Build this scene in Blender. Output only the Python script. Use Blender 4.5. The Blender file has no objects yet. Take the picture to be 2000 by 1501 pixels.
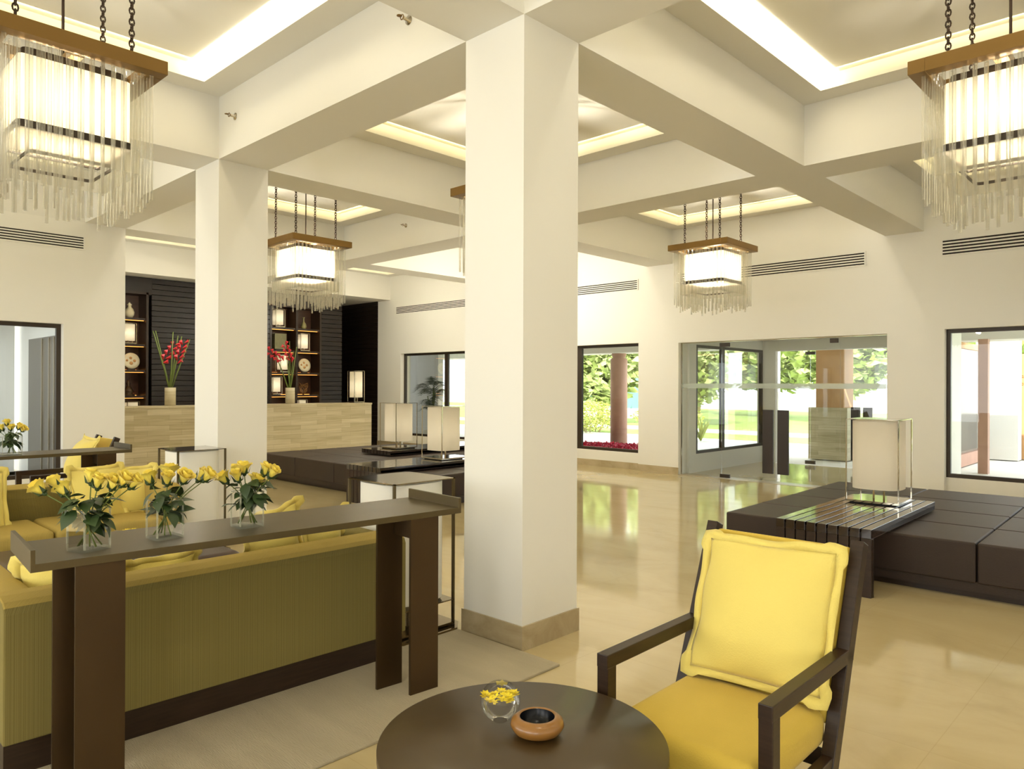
import bpy, bmesh, math, random
from mathutils import Vector, Matrix, Quaternion
random.seed(7)
R = math.radians
sc = bpy.context.scene
C = bpy.data.collections.new('lobby'); sc.collection.children.link(C)

# ------------------------------------------------------------------ camera
cam_d = bpy.data.cameras.new('camera'); cam = bpy.data.objects.new('camera', cam_d); C.objects.link(cam)
cam_d.sensor_width = 36.0; cam_d.lens = 1431.41 / 2000 * 36.0
cam_d.clip_start = 0.05; cam_d.clip_end = 400
yaw, pit, rol = R(-43.7562), R(0.1286), R(0.2033)
fw = Vector((math.cos(pit)*math.sin(yaw), math.cos(pit)*math.cos(yaw), math.sin(pit)))
r0 = Vector((math.cos(yaw), -math.sin(yaw), 0)); u0 = r0.cross(fw)
rr = math.cos(rol)*r0 + math.sin(rol)*u0; uu = -math.sin(rol)*r0 + math.cos(rol)*u0
m = Matrix((rr, uu, -fw)).transposed().to_4x4(); m.translation = Vector((0, 0, 1.6))
cam.matrix_world = m
sc.camera = cam

# ------------------------------------------------------------------ world, sun, exposure
sc.view_settings.view_transform = 'Standard'; sc.view_settings.look = 'None'
sc.view_settings.gamma = 1.0; sc.view_settings.use_curve_mapping = False
sc.view_settings.exposure = -0.04
w = bpy.data.worlds.new('sky'); sc.world = w; w.use_nodes = True
bg = w.node_tree.nodes['Background']
bg.inputs[0].default_value = (0.86, 0.93, 1.0, 1); bg.inputs[1].default_value = 4.5
def light(name, kind, loc, energy, color=(1, 1, 1), rot=(0, 0, 0), size=None, sy=None, radius=None, cat=None):
    d = bpy.data.lights.new(name, kind); d.energy = energy; d.color = color
    if size is not None:
        d.shape = 'RECTANGLE'; d.size = size; d.size_y = sy or size
    if radius is not None: d.shadow_soft_size = radius
    o = bpy.data.objects.new(name, d); o.location = loc; o.rotation_euler = rot; C.objects.link(o)
    return o
sun = light('sun', 'SUN', (0, 0, 30), 10.0, (1, .975, .93), (R(48), 0, R(28)))
sun.data.angle = R(.6)
DAY = (0.97, 0.985, 1.0)
DAY2 = (0.92, 0.965, 1.0)
WARM = (1.0, 0.94, 0.79)
# added fill panels behind and beside the camera, standing in for unseen daylight
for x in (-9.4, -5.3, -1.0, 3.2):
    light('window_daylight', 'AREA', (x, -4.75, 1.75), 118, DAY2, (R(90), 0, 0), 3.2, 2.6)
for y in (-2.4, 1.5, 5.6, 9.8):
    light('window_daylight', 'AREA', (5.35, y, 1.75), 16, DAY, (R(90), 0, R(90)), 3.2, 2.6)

# ------------------------------------------------------------------ materials
def lin(c):
    return tuple((v/255/12.92 if v/255 <= .04045 else ((v/255+.055)/1.055)**2.4) for v in c)
def newmat(name):
    m = bpy.data.materials.new(name); m.use_nodes = True
    nt = m.node_tree; b = nt.nodes['Principled BSDF']
    return m, nt, b
def mat(name, col, rough=.5, metal=0, spec=.5, vary=0, vscale=4, bump=0, bscale=40, coat=0, stretch=None, sheen=0, trans=0):
    m, nt, b = newmat(name); c = lin(col)
    b.inputs['Base Color'].default_value = (*c, 1); b.inputs['Roughness'].default_value = rough
    b.inputs['Metallic'].default_value = metal; b.inputs['Specular IOR Level'].default_value = spec
    if coat: b.inputs['Coat Weight'].default_value = coat; b.inputs['Coat Roughness'].default_value = .08
    if sheen: b.inputs['Sheen Weight'].default_value = sheen; b.inputs['Sheen Roughness'].default_value = .4
    if trans: b.inputs['Transmission Weight'].default_value = trans
    tc = nt.nodes.new('ShaderNodeTexCoord'); mp = nt.nodes.new('ShaderNodeMapping')
    nt.links.new(tc.outputs['Object'], mp.inputs[0])
    if stretch: mp.inputs['Scale'].default_value = stretch
    if vary:
        n = nt.nodes.new('ShaderNodeTexNoise'); n.inputs['Scale'].default_value = vscale; n.inputs['Detail'].default_value = 5
        nt.links.new(mp.outputs[0], n.inputs['Vector'])
        r = nt.nodes.new('ShaderNodeValToRGB')
        r.color_ramp.elements[0].position = .3; r.color_ramp.elements[1].position = .7
        r.color_ramp.elements[0].color = (*[v*(1-vary) for v in c], 1); r.color_ramp.elements[1].color = (*[min(1, v*(1+vary)) for v in c], 1)
        nt.links.new(n.outputs[0], r.inputs[0]); nt.links.new(r.outputs[0], b.inputs['Base Color'])
    if bump:
        n2 = nt.nodes.new('ShaderNodeTexNoise'); n2.inputs['Scale'].default_value = bscale; n2.inputs['Detail'].default_value = 4
        nt.links.new(mp.outputs[0], n2.inputs['Vector'])
        bp = nt.nodes.new('ShaderNodeBump'); bp.inputs['Strength'].default_value = bump; bp.inputs['Distance'].default_value = .01
        nt.links.new(n2.outputs[0], bp.inputs['Height']); nt.links.new(bp.outputs[0], b.inputs['Normal'])
    return m
def emit(name, col, strength):
    m, nt, b = newmat(name); b.inputs['Base Color'].default_value = (*lin(col), 1)
    b.inputs['Emission Color'].default_value = (*lin(col), 1); b.inputs['Emission Strength'].default_value = strength
    return m
def glassy(name, tint=(1, 1, 1), refl=.06, rough=0.0, edge=.6):
    # clear sheet: lets light through, mirrors more towards grazing angles
    m = bpy.data.materials.new(name); m.use_nodes = True; nt = m.node_tree
    nt.nodes.remove(nt.nodes['Principled BSDF']); out = nt.nodes['Material Output']
    t = nt.nodes.new('ShaderNodeBsdfTransparent'); t.inputs[0].default_value = (*tint, 1)
    g = nt.nodes.new('ShaderNodeBsdfGlossy'); g.inputs['Roughness'].default_value = rough
    lw = nt.nodes.new('ShaderNodeFresnel'); lw.inputs['IOR'].default_value = 1.45
    mx = nt.nodes.new('ShaderNodeMixShader')
    mu = nt.nodes.new('ShaderNodeMath'); mu.operation = 'MULTIPLY_ADD'; mu.inputs[1].default_value = edge; mu.inputs[2].default_value = refl
    nt.links.new(lw.outputs[0], mu.inputs[0]); nt.links.new(mu.outputs[0], mx.inputs[0])
    nt.links.new(t.outputs[0], mx.inputs[1]); nt.links.new(g.outputs[0], mx.inputs[2]); nt.links.new(mx.outputs[0], out.inputs[0])
    return m
def milky(name, col, amount, refl=.02, edge=.3, tint=1.0):
    # mostly clear, with a little cloudy body that picks up the light around it
    m = glassy(name, (tint, tint, tint*.98), refl, .02, edge); nt = m.node_tree; out = nt.nodes['Material Output']
    src = out.inputs[0].links[0].from_socket
    d = nt.nodes.new('ShaderNodeBsdfDiffuse'); d.inputs[0].default_value = (*lin(col), 1)
    t = nt.nodes.new('ShaderNodeBsdfTranslucent'); t.inputs[0].default_value = (*lin(col), 1)
    a = nt.nodes.new('ShaderNodeMixShader'); nt.links.new(d.outputs[0], a.inputs[1]); nt.links.new(t.outputs[0], a.inputs[2])
    x = nt.nodes.new('ShaderNodeMixShader'); x.inputs[0].default_value = amount
    nt.links.new(src, x.inputs[1]); nt.links.new(a.outputs[0], x.inputs[2]); nt.links.new(x.outputs[0], out.inputs[0])
    return m
def cloth_shade(name, col, alpha=.45, emi=0):
    m, nt, b = newmat(name); c = lin(col)
    out = nt.nodes['Material Output']
    b.inputs['Base Color'].default_value = (*c, 1); b.inputs['Roughness'].default_value = .8
    tr = nt.nodes.new('ShaderNodeBsdfTranslucent'); tr.inputs[0].default_value = (*c, 1)
    mx = nt.nodes.new('ShaderNodeMixShader'); mx.inputs[0].default_value = alpha
    nt.links.new(b.outputs[0], mx.inputs[1]); nt.links.new(tr.outputs[0], mx.inputs[2]); nt.links.new(mx.outputs[0], out.inputs[0])
    return m
def marble(name, c1, c2, c3, rough, tile=None, scale=1.2, vein=.35, coat=0):
    m, nt, b = newmat(name)
    tc = nt.nodes.new('ShaderNodeTexCoord'); mp = nt.nodes.new('ShaderNodeMapping')
    mp.inputs['Scale'].default_value = (.6, 1.3, 1); mp.inputs['Rotation'].default_value = (0, 0, R(14))
    nt.links.new(tc.outputs['Object'], mp.inputs[0])
    n = nt.nodes.new('ShaderNodeTexNoise'); n.inputs['Scale'].default_value = scale; n.inputs['Detail'].default_value = 9; n.inputs['Roughness'].default_value = .62
    n.inputs['Distortion'].default_value = 1.4
    nt.links.new(mp.outputs[0], n.inputs['Vector'])
    r = nt.nodes.new('ShaderNodeValToRGB'); e = r.color_ramp.elements
    e[0].position = .33; e[0].color = (*lin(c2), 1); e[1].position = .62; e[1].color = (*lin(c1), 1)
    k = e.new(.48); k.color = (*lin(c3), 1)
    nt.links.new(n.outputs[0], r.inputs[0])
    src = r.outputs[0]
    if tile:
        br = nt.nodes.new('ShaderNodeTexBrick'); br.offset = 0; br.inputs['Scale'].default_value = 1
        br.inputs['Brick Width'].default_value = tile; br.inputs['Row Height'].default_value = tile
        br.inputs['Mortar Size'].default_value = .002; br.inputs['Mortar Smooth'].default_value = .1
        br.inputs['Color1'].default_value = (1, 1, 1, 1); br.inputs['Color2'].default_value = (.965, .965, .96, 1); br.inputs['Mortar'].default_value = (.88, .86, .80, 1)
        nt.links.new(tc.outputs['Object'], br.inputs['Vector'])
        mm = nt.nodes.new('ShaderNodeMixRGB'); mm.blend_type = 'MULTIPLY'; mm.inputs[0].default_value = .8
        nt.links.new(src, mm.inputs[1]); nt.links.new(br.outputs[0], mm.inputs[2]); src = mm.outputs[0]
    nt.links.new(src, b.inputs['Base Color']); b.inputs['Roughness'].default_value = rough
    if coat: b.inputs['Coat Weight'].default_value = coat; b.inputs['Coat Roughness'].default_value = .03
    return m
def travertine(name, base, dark, rough=.45, bw=.62, bh=.095):
    m, nt, b = newmat(name)
    tc = nt.nodes.new('ShaderNodeTexCoord'); sx = nt.nodes.new('ShaderNodeSeparateXYZ'); cx = nt.nodes.new('ShaderNodeCombineXYZ')
    ad = nt.nodes.new('ShaderNodeMath'); ad.operation = 'ADD'
    nt.links.new(tc.outputs['Object'], sx.inputs[0]); nt.links.new(sx.outputs[0], ad.inputs[0]); nt.links.new(sx.outputs[1], ad.inputs[1])
    nt.links.new(ad.outputs[0], cx.inputs[0]); nt.links.new(sx.outputs[2], cx.inputs[1])
    br = nt.nodes.new('ShaderNodeTexBrick'); br.inputs['Scale'].default_value = 1; br.offset = .37; br.offset_frequency = 2
    br.inputs['Brick Width'].default_value = bw; br.inputs['Row Height'].default_value = bh
    br.inputs['Mortar Size'].default_value = .0012; br.inputs['Color1'].default_value = (*lin(base), 1); br.inputs['Color2'].default_value = (*lin(dark), 1)
    br.inputs['Mortar'].default_value = (*[v*.6 for v in lin(dark)], 1)
    nt.links.new(cx.outputs[0], br.inputs['Vector'])
    mp = nt.nodes.new('ShaderNodeMapping'); mp.inputs['Scale'].default_value = (1.1, 22, 1); nt.links.new(cx.outputs[0], mp.inputs[0])
    n = nt.nodes.new('ShaderNodeTexNoise'); n.inputs['Scale'].default_value = 1.5; n.inputs['Detail'].default_value = 6
    nt.links.new(mp.outputs[0], n.inputs['Vector'])
    mm = nt.nodes.new('ShaderNodeMixRGB'); mm.blend_type = 'SOFT_LIGHT'; mm.inputs[0].default_value = .7
    nt.links.new(br.outputs[0], mm.inputs[1]); nt.links.new(n.outputs[0], mm.inputs[2]); nt.links.new(mm.outputs[0], b.inputs['Base Color'])
    b.inputs['Roughness'].default_value = rough
    return m
def ribbed(name, c1, c2, axis_scale, rough=.85, strength=.5):
    # corded upholstery: narrow vertical ribs with irregular stripes
    m, nt, b = newmat(name)
    tc = nt.nodes.new('ShaderNodeTexCoord'); sx = nt.nodes.new('ShaderNodeSeparateXYZ')
    nt.links.new(tc.outputs['Object'], sx.inputs[0])
    ad = nt.nodes.new('ShaderNodeMath'); ad.operation = 'ADD'; nt.links.new(sx.outputs[0], ad.inputs[0]); nt.links.new(sx.outputs[1], ad.inputs[1])
    cx = nt.nodes.new('ShaderNodeCombineXYZ'); nt.links.new(ad.outputs[0], cx.inputs[0])
    mp = nt.nodes.new('ShaderNodeMapping'); mp.inputs['Scale'].default_value = (axis_scale, 1, 1); nt.links.new(cx.outputs[0], mp.inputs[0])
    wv = nt.nodes.new('ShaderNodeTexWave'); wv.inputs['Scale'].default_value = 1; wv.inputs['Distortion'].default_value = .4
    nt.links.new(mp.outputs[0], wv.inputs['Vector'])
    n = nt.nodes.new('ShaderNodeTexNoise'); n.inputs['Scale'].default_value = .6; n.inputs['Detail'].default_value = 3; nt.links.new(mp.outputs[0], n.inputs['Vector'])
    n3 = nt.nodes.new('ShaderNodeTexNoise'); n3.inputs['Scale'].default_value = 150; nt.links.new(tc.outputs['Object'], n3.inputs['Vector'])
    mx = nt.nodes.new('ShaderNodeMath'); mx.operation = 'MULTIPLY_ADD'; mx.inputs[1].default_value = .35
    nt.links.new(wv.outputs[1], mx.inputs[0]); nt.links.new(n.outputs[0], mx.inputs[2])
    r = nt.nodes.new('ShaderNodeValToRGB'); r.color_ramp.elements[0].color = (*lin(c2), 1); r.color_ramp.elements[1].color = (*lin(c1), 1)
    r.color_ramp.elements[0].position = .38; r.color_ramp.elements[1].position = .86
    nt.links.new(mx.outputs[0], r.inputs[0]); nt.links.new(r.outputs[0], b.inputs['Base Color'])
    a2 = nt.nodes.new('ShaderNodeMath'); a2.operation = 'MULTIPLY_ADD'; a2.inputs[1].default_value = .6
    nt.links.new(n3.outputs[0], a2.inputs[0]); nt.links.new(wv.outputs[1], a2.inputs[2])
    bp = nt.nodes.new('ShaderNodeBump'); bp.inputs['Strength'].default_value = strength; bp.inputs['Distance'].default_value = .004
    nt.links.new(a2.outputs[0], bp.inputs['Height']); nt.links.new(bp.outputs[0], b.inputs['Normal'])
    b.inputs['Roughness'].default_value = rough; b.inputs['Specular IOR Level'].default_value = .2
    return m
M = {}
M['wall'] = mat('cream wall paint', (236, 233, 223), .75, spec=.3)
M['ceil'] = mat('ceiling paint', (230, 227, 217), .8, spec=.25)
M['floor'] = marble('polished cream marble', (206, 188, 144), (194, 174, 128), (202, 183, 138), .09, tile=.9, scale=.9, coat=.2)
M['skirt'] = marble('skirting marble', (186, 170, 138), (164, 146, 112), (176, 160, 126), .3, scale=3)
M['rug'] = mat('beige looped rug', (196, 183, 154), .95, vary=.08, vscale=3, bump=.9, bscale=160, stretch=(.25, 2, 1), spec=.1)
M['wood'] = mat('dark stained wood', (48, 34, 23), .36, vary=.25, vscale=6, stretch=(1, 1, 12), spec=.35)
M['wood2'] = mat('dark wood horizontal boards', (32, 23, 18), .34, vary=.18, vscale=5, stretch=(1, 1, 14), spec=.4)
M['shelfwood'] = mat('brown shelf wood', (74, 46, 26), .35, vary=.2, vscale=5, stretch=(1, 1, 10))
M['bronze'] = mat('bronzed console metal', (92, 80, 54), .42, metal=.7, vary=.12, vscale=3, spec=.6)
M['bronze_leg'] = mat('dark bronze console leg', (72, 54, 30), .34, metal=.55, vary=.12, vscale=2)
M['brass'] = mat('aged brass frame', (128, 98, 48), .42, metal=.6)
M['iron'] = mat('dark iron chain', (60, 44, 30), .5, metal=.5)
M['chrome'] = mat('polished nickel', (190, 180, 160), .08, metal=1)
M['darkmirror'] = mat('smoked mirror metal', (126, 110, 80), .07, metal=.9)
M['leather'] = mat('dark brown leather', (54, 42, 35), .48, vary=.1, vscale=3, bump=.15, bscale=120, spec=.35)
M['leather2'] = mat('brown leather pouf', (58, 36, 20), .4, bump=.15, bscale=90)
M['slat'] = mat('dark lacquered slats', (44, 32, 24), .10, coat=.6, spec=.6)
M['sofa'] = ribbed('olive corded upholstery', (162, 147, 86), (104, 91, 46), 460)
M['sofa_top'] = ribbed('mustard corded upholstery', (188, 164, 88), (152, 130, 66), 460, strength=.3)  # same olive fabric, light from above painted in as a lighter colour
M['yellow'] = mat('yellow cotton', (232, 212, 116), .85, vary=.04, vscale=2, bump=.25, bscale=200, spec=.2, sheen=.2)
M['yellow2'] = mat('golden seat cotton', (214, 184, 78), .85, vary=.05, vscale=2, bump=.25, bscale=200, spec=.2, sheen=.15)
M['shade'] = cloth_shade('cream lamp shade', (248, 240, 222), .4)
M['bigshade'] = cloth_shade('white floor lamp shade', (246, 243, 232), .12)
M['cshade'] = cloth_shade('chandelier shade', (250, 240, 214), .22)
M['skirt_film'] = milky('frosted chandelier film', (246, 240, 222), .36)
M['rod'] = milky('clear glass rod', (250, 246, 232), .15, .02, .5, .985)
M['glass'] = glassy('clear glass', (.985, .995, .985), .01, 0, .45)
M['vase_glass'] = glassy('vase glass', (.99, .995, .99), .0, .0, .4)
M['frost'] = milky('frosted film', (226, 232, 226), .45)
M['frame'] = mat('dark bronze window frame', (58, 48, 38), .4, metal=.3)
M['ventdark'] = mat('dark vent gap', (30, 20, 14), .8)
M['white'] = mat('white paint', (240, 238, 230), .6)
M['trav'] = travertine('travertine strips', (204, 192, 160), (178, 164, 128))
M['leaf'] = mat('rose leaf', (52, 72, 34), .45, vary=.3, vscale=12)
M['stem'] = mat('green stem', (98, 112, 44), .5)
M['rose'] = mat('yellow rose petal', (250, 226, 96), .6, vary=.08, vscale=20, sheen=.3)
M['rose2'] = mat('orange rose heart', (240, 160, 50), .6)
M['red'] = mat('red heliconia', (196, 34, 48), .5)
M['petal'] = mat('floating yellow petals', (248, 222, 40), .6, vary=.1, vscale=40)
M['ceramic'] = mat('cream ceramic', (222, 210, 176), .25, vary=.04)
M['olive_cer'] = mat('olive glazed ceramic', (150, 140, 90), .3)
M['bowlwood'] = mat('turned orange wood', (146, 100, 44), .28, vary=.12, vscale=5, stretch=(1, 1, 6), coat=.3)
M['black'] = mat('black glaze', (8, 8, 14), .25, spec=.3)
M['tabletop'] = mat('dark brown table lacquer', (66, 50, 25), .38, vary=.06, vscale=2, coat=.06)
M['vase_edge'] = milky('thick glass edge', (236, 236, 214), .28, .04, .5)  # milky colour paints the white highlights along the vase edges
M['water'] = glassy('water', (.98, .99, .98), .01, 0, .35)
M['bulb'] = emit('warm bulb', (255, 226, 170), 60)
M['cove'] = emit('cove light diffuser', (255, 244, 214), 9)
M['led'] = emit('amber shelf light', (255, 170, 80), 2.6)
M['paving'] = mat('pale stone paving', (222, 218, 206), .7, vary=.05)
M['lawn'] = mat('sunlit lawn', (146, 166, 84), .95, vary=.15, vscale=3)
M['hedge'] = mat('yellow green hedge leaf', (172, 180, 84), .6, vary=.35, vscale=6)
M['tree'] = mat('pale green tree leaf', (170, 182, 112), .6, vary=.35, vscale=2)
M['palm'] = mat('palm frond', (48, 66, 40), .5)
M['bark'] = mat('pale bark', (176, 156, 120), .8)
M['pink'] = mat('pink sandstone', (182, 142, 122), .7, vary=.08)
M['sand'] = mat('tan sandstone', (196, 150, 100), .75, vary=.08)
M['redfl'] = mat('magenta flowers', (190, 20, 60), .6, vary=.4, vscale=30)
M['fence'] = mat('green shade net fence', (110, 150, 142), .8)
M['outwhite'] = mat('white exterior render', (232, 230, 222), .8)
M['greydoor'] = mat('grey brown panel', (104, 98, 88), .3)
M['handle'] = mat('dark timber pull', (44, 34, 30), .4)
M['gap'] = mat('dark stone edging', (70, 66, 62), .6)
M['paint'] = mat('painted plate decoration', (198, 146, 88), .4)

# ------------------------------------------------------------------ mesh helpers
class MB:
    def __init__(s): s.bm = bmesh.new(); s.mats = []
    def box(s, x0, x1, y0, y1, z0, z1, mtx=None, mi=0):
        vs = [s.bm.verts.new(p) for p in ((x0,y0,z0),(x1,y0,z0),(x1,y1,z0),(x0,y1,z0),(x0,y0,z1),(x1,y0,z1),(x1,y1,z1),(x0,y1,z1))]
        for f in ((0,3,2,1),(4,5,6,7),(0,1,5,4),(1,2,6,5),(2,3,7,6),(3,0,4,7)):
            fc = s.bm.faces.new([vs[i] for i in f]); fc.material_index = mi
        if mtx: bmesh.ops.transform(s.bm, matrix=mtx, verts=vs)
        return vs
    def quad(s, *p):
        return s.bm.faces.new([s.bm.verts.new(q) for q in p])
    def poly_prism(s, pts, z0, z1):
        a = [s.bm.verts.new((x, y, z0)) for x, y in pts]; b = [s.bm.verts.new((x, y, z1)) for x, y in pts]
        n = len(pts); s.bm.faces.new(a[::-1]); s.bm.faces.new(b)
        for i in range(n): s.bm.faces.new((a[i], a[(i+1) % n], b[(i+1) % n], b[i]))
        return a + b
    def lathe(s, prof, seg=32, c=(0, 0, 0), sx=1, sy=1, close=False):
        rings = []
        for r, z in prof:
            if r < 1e-6: rings.append([s.bm.verts.new((c[0], c[1], c[2]+z))])
            else: rings.append([s.bm.verts.new((c[0]+sx*r*math.cos(2*math.pi*i/seg), c[1]+sy*r*math.sin(2*math.pi*i/seg), c[2]+z)) for i in range(seg)])
        for a, b in zip(rings, rings[1:]):
            for i in range(seg):
                j = (i+1) % seg
                q = [a[0] if len(a) == 1 else a[i], a[0] if len(a) == 1 else a[j], b[0] if len(b) == 1 else b[j], b[0] if len(b) == 1 else b[i]]
                u = []
                for v in q:
                    if v not in u: u.append(v)
                if len(u) > 2:
                    f = s.bm.faces.new(u); f.smooth = True
        return rings
    def tube(s, pts, rad, seg=8, cap=True):
        pts = [Vector(p) for p in pts]; rings = []
        up = Vector((0, 0, 1))
        for i, p in enumerate(pts):
            t = (pts[min(i+1, len(pts)-1)] - pts[max(i-1, 0)]).normalized()
            a = t.cross(up if abs(t.dot(up)) < .95 else Vector((1, 0, 0))).normalized(); b = t.cross(a)
            r = rad[i] if isinstance(rad, (list, tuple)) else rad
            rings.append([s.bm.verts.new(p + r*(math.cos(2*math.pi*k/seg)*a + math.sin(2*math.pi*k/seg)*b)) for k in range(seg)])
        for a, b in zip(rings, rings[1:]):
            for i in range(seg):
                f = s.bm.faces.new((a[i], a[(i+1) % seg], b[(i+1) % seg], b[i])); f.smooth = True
        if cap and seg > 2:
            s.bm.faces.new(rings[0][::-1]); s.bm.faces.new(rings[-1])
    def torus(s, c, R1, r1, ax, seg=8, rs=5, sz=1.0, rotq=None):
        rings = []
        for i in range(seg):
            a = 2*math.pi*i/seg; ring = []
            for k in range(rs):
                b = 2*math.pi*k/rs
                x = (R1 + r1*math.cos(b))*math.cos(a); z = (R1*sz + r1*math.cos(b))*math.sin(a); y = r1*math.sin(b)
                v = Vector((x, y, z)) if ax == 0 else Vector((y, x, z))
                ring.append(s.bm.verts.new(Vector(c)+v))
            rings.append(ring)
        for i in range(seg):
            for k in range(rs):
                f = s.bm.faces.new((rings[i][k], rings[(i+1) % seg][k], rings[(i+1) % seg][(k+1) % rs], rings[i][(k+1) % rs])); f.smooth = True
    def build(s, name, material, parent=None, loc=None, rot=None, bevel=0, smooth=False, solid=0, subsurf=0, extra=None):
        bmesh.ops.recalc_face_normals(s.bm, faces=s.bm.faces)
        me = bpy.data.meshes.new(name); s.bm.to_mesh(me); s.bm.free()
        me.materials.append(material)
        for e in (extra or []): me.materials.append(e)
        if smooth:
            for p in me.polygons: p.use_smooth = True
        o = bpy.data.objects.new(name, me); C.objects.link(o)
        if parent: o.parent = parent
        if loc: o.location = loc
        if rot: o.rotation_euler = rot
        if solid:
            d = o.modifiers.new('s', 'SOLIDIFY'); d.thickness = solid; d.offset = 0
        if bevel:
            d = o.modifiers.new('b', 'BEVEL'); d.width = bevel; d.segments = 2; d.limit_method = 'ANGLE'; d.angle_limit = R(40); d.harden_normals = False
        if subsurf:
            d = o.modifiers.new('u', 'SUBSURF'); d.levels = subsurf; d.render_levels = subsurf
        return o
def boxob(name, b, material, parent=None, bevel=0, loc=None, rot=None):
    k = MB(); k.box(*b); return k.build(name, material, parent, bevel=bevel, loc=loc, rot=rot)
def tag(o, label=None, cat=None, group=None, kind=None):
    if label: o['label'] = label
    if cat: o['category'] = cat
    if group: o['group'] = group
    if kind: o['kind'] = kind
    return o
def struct(o): o['kind'] = 'structure'; return o
def empty(name, loc, rz=0, label=None, cat=None, group=None):
    o = bpy.data.objects.new(name, None); o.empty_display_size = .1; C.objects.link(o)
    o.location = loc; o.rotation_euler = (0, 0, rz); return tag(o, label, cat, group)
def copy_tree(o, parent=None):
    c = o.copy(); C.objects.link(c)
    if parent: c.parent = parent
    for ch in list(KIDS.get(o.name, [])) or [x for x in o.children]:
        copy_tree(ch, c)
    return c
KIDS = {}

# ------------------------------------------------------------------ room shell
XW = -11.35; YW = 11.73; ZB = 3.855; ZS = 4.47; ZC = 4.61
xb = [(-20.2, -19.7), (-16.2, -15.69), (-11.89, -11.35), (-7.715, -7.17), (-3.54, -3.02), (1.13, 1.65), (5.30, 5.82)]
yb = [(-5.15, -4.63), (-.93, -.42), (3.25, 3.775), (7.45, 8.02), (11.73, 12.25)]
struct(boxob('floor', (-20.2, 5.8, -5.2, 15.1, -.2, 0), M['floor']))
k = MB()
k.box(-20.2, 5.8, -5.2, 12.25, ZC, ZC+.25)
for a, b in xb: k.box(a, b, -5.15, 11.73, ZB, ZC)
for i in range(len(xb)-1):
    for a, b in yb[:-1]: k.box(xb[i][1], xb[i+1][0], a, b, ZB, ZC)
RW = .265
for i in range(len(xb)-1):
    for j in range(len(yb)-1):
        x0, x1, y0, y1 = xb[i][1], xb[i+1][0], yb[j][1], yb[j+1][0]
        k.box(x0, x0+RW, y0, y1, ZS, ZC); k.box(x1-RW, x1, y0, y1, ZS, ZC)
        k.box(x0+RW, x1-RW, y0, y0+RW, ZS, ZC); k.box(x0+RW, x1-RW, y1-RW, y1, ZS, ZC)
struct(k.build('ceiling', M['ceil']))
# columns with marble skirting
def column(x0, x1, y0, y1, n):
    struct(boxob('trim_%d' % n, (x0, x1, y0, y1, 0, ZB), M['wall']))
    k = MB(); t = .012
    k.box(x0-t, x1+t, y0-t, y1+t, 0, .148)
    return k.build('skirting', M['skirt'])
for n, (cx, cy) in enumerate(((4, 2), (3, 2))):
    x0, x1 = xb[cx]; y0, y1 = yb[cy]
    o = boxob('column', (x0, x1, y0, y1, 0, ZB), M['wall'])
    tag(o, ['square white column in the centre between the floor lamp and the lobby floor', 'square white column behind the further floor lamp, in front of the reception desk'][n], 'column', None)
    t = .012
    boxob('skirting', (x0-t, x1+t, y0-t, y1+t, 0, .148), M['skirt'], o)

# north wall with openings (window_left, window_mid, door, window_right)
WT, WB_ = 2.43, .325
wins = [(-15.235, -12.05, -13.57), (-11.2, -7.905, -9.42), (-2.756, .60, -1.08)]
k = MB(); Y0, Y1 = YW, YW+.32
edges = [-16.23, -15.235, -12.05, -11.2, -7.905, -7.04, -3.51, -2.756, .6, 5.8]
k.box(-16.23, 5.8, Y0, Y1, WT, ZC)
for a, b in ((-16.23, -15.235), (-12.05, -11.2), (-7.905, -7.04), (-3.51, -2.756), (.6, 5.8)): k.box(a, b, Y0, Y1, 0, WT)
k.box(-7.04, -3.51, Y0, Y1, 2.40, WT)
for a, b, c in wins: k.box(a, b, Y0+.10, Y1, 0, WB_)
struct(k.build('wall_north', M['wall']))
k = MB()
for a, b in ((-16.23, -15.235), (-12.05, -11.2), (-7.905, -7.04), (-3.51, -2.756), (.6, 5.8)): k.box(a-.01*(a > -16), b+.01, Y0-.012, Y0, 0, .13)
for a, b, c in wins: k.box(a, b, Y0+.088, Y0+.10, 0, .13)
struct(k.build('baseboard_north', M['skirt']))
# left wall
lw0, lw1 = -.9, 2.99
k = MB()
k.box(XW-.3, XW, -5.15, 3.775, WT, ZB); k.box(XW-.3, XW, lw1, 3.775, 0, WT); k.box(XW-.3, XW, -5.15, lw0, 0, WT); k.box(XW-.3, XW-.1, lw0, lw1, 0, .34)
struct(k.build('wall_left', M['wall']))
k = MB(); k.box(XW, XW+.012, lw1, 3.785, 0, .13); k.box(XW-.1, XW-.088, lw0, lw1, 0, .13)
struct(k.build('baseboard_left', M['skirt']))
struct(boxob('wall_south', (-11.6, 5.8, -5.4, -5.15, 0, ZC), M['wall']))
struct(boxob('wall_right', (5.6, 5.85, -5.15, 12.2, 0, ZC), M['wall']))
# walls round the reception bay
struct(boxob('wall_recess', (-20.2, XW-.3, 3.5, 3.775, 0, ZC), M['wall']))
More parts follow.
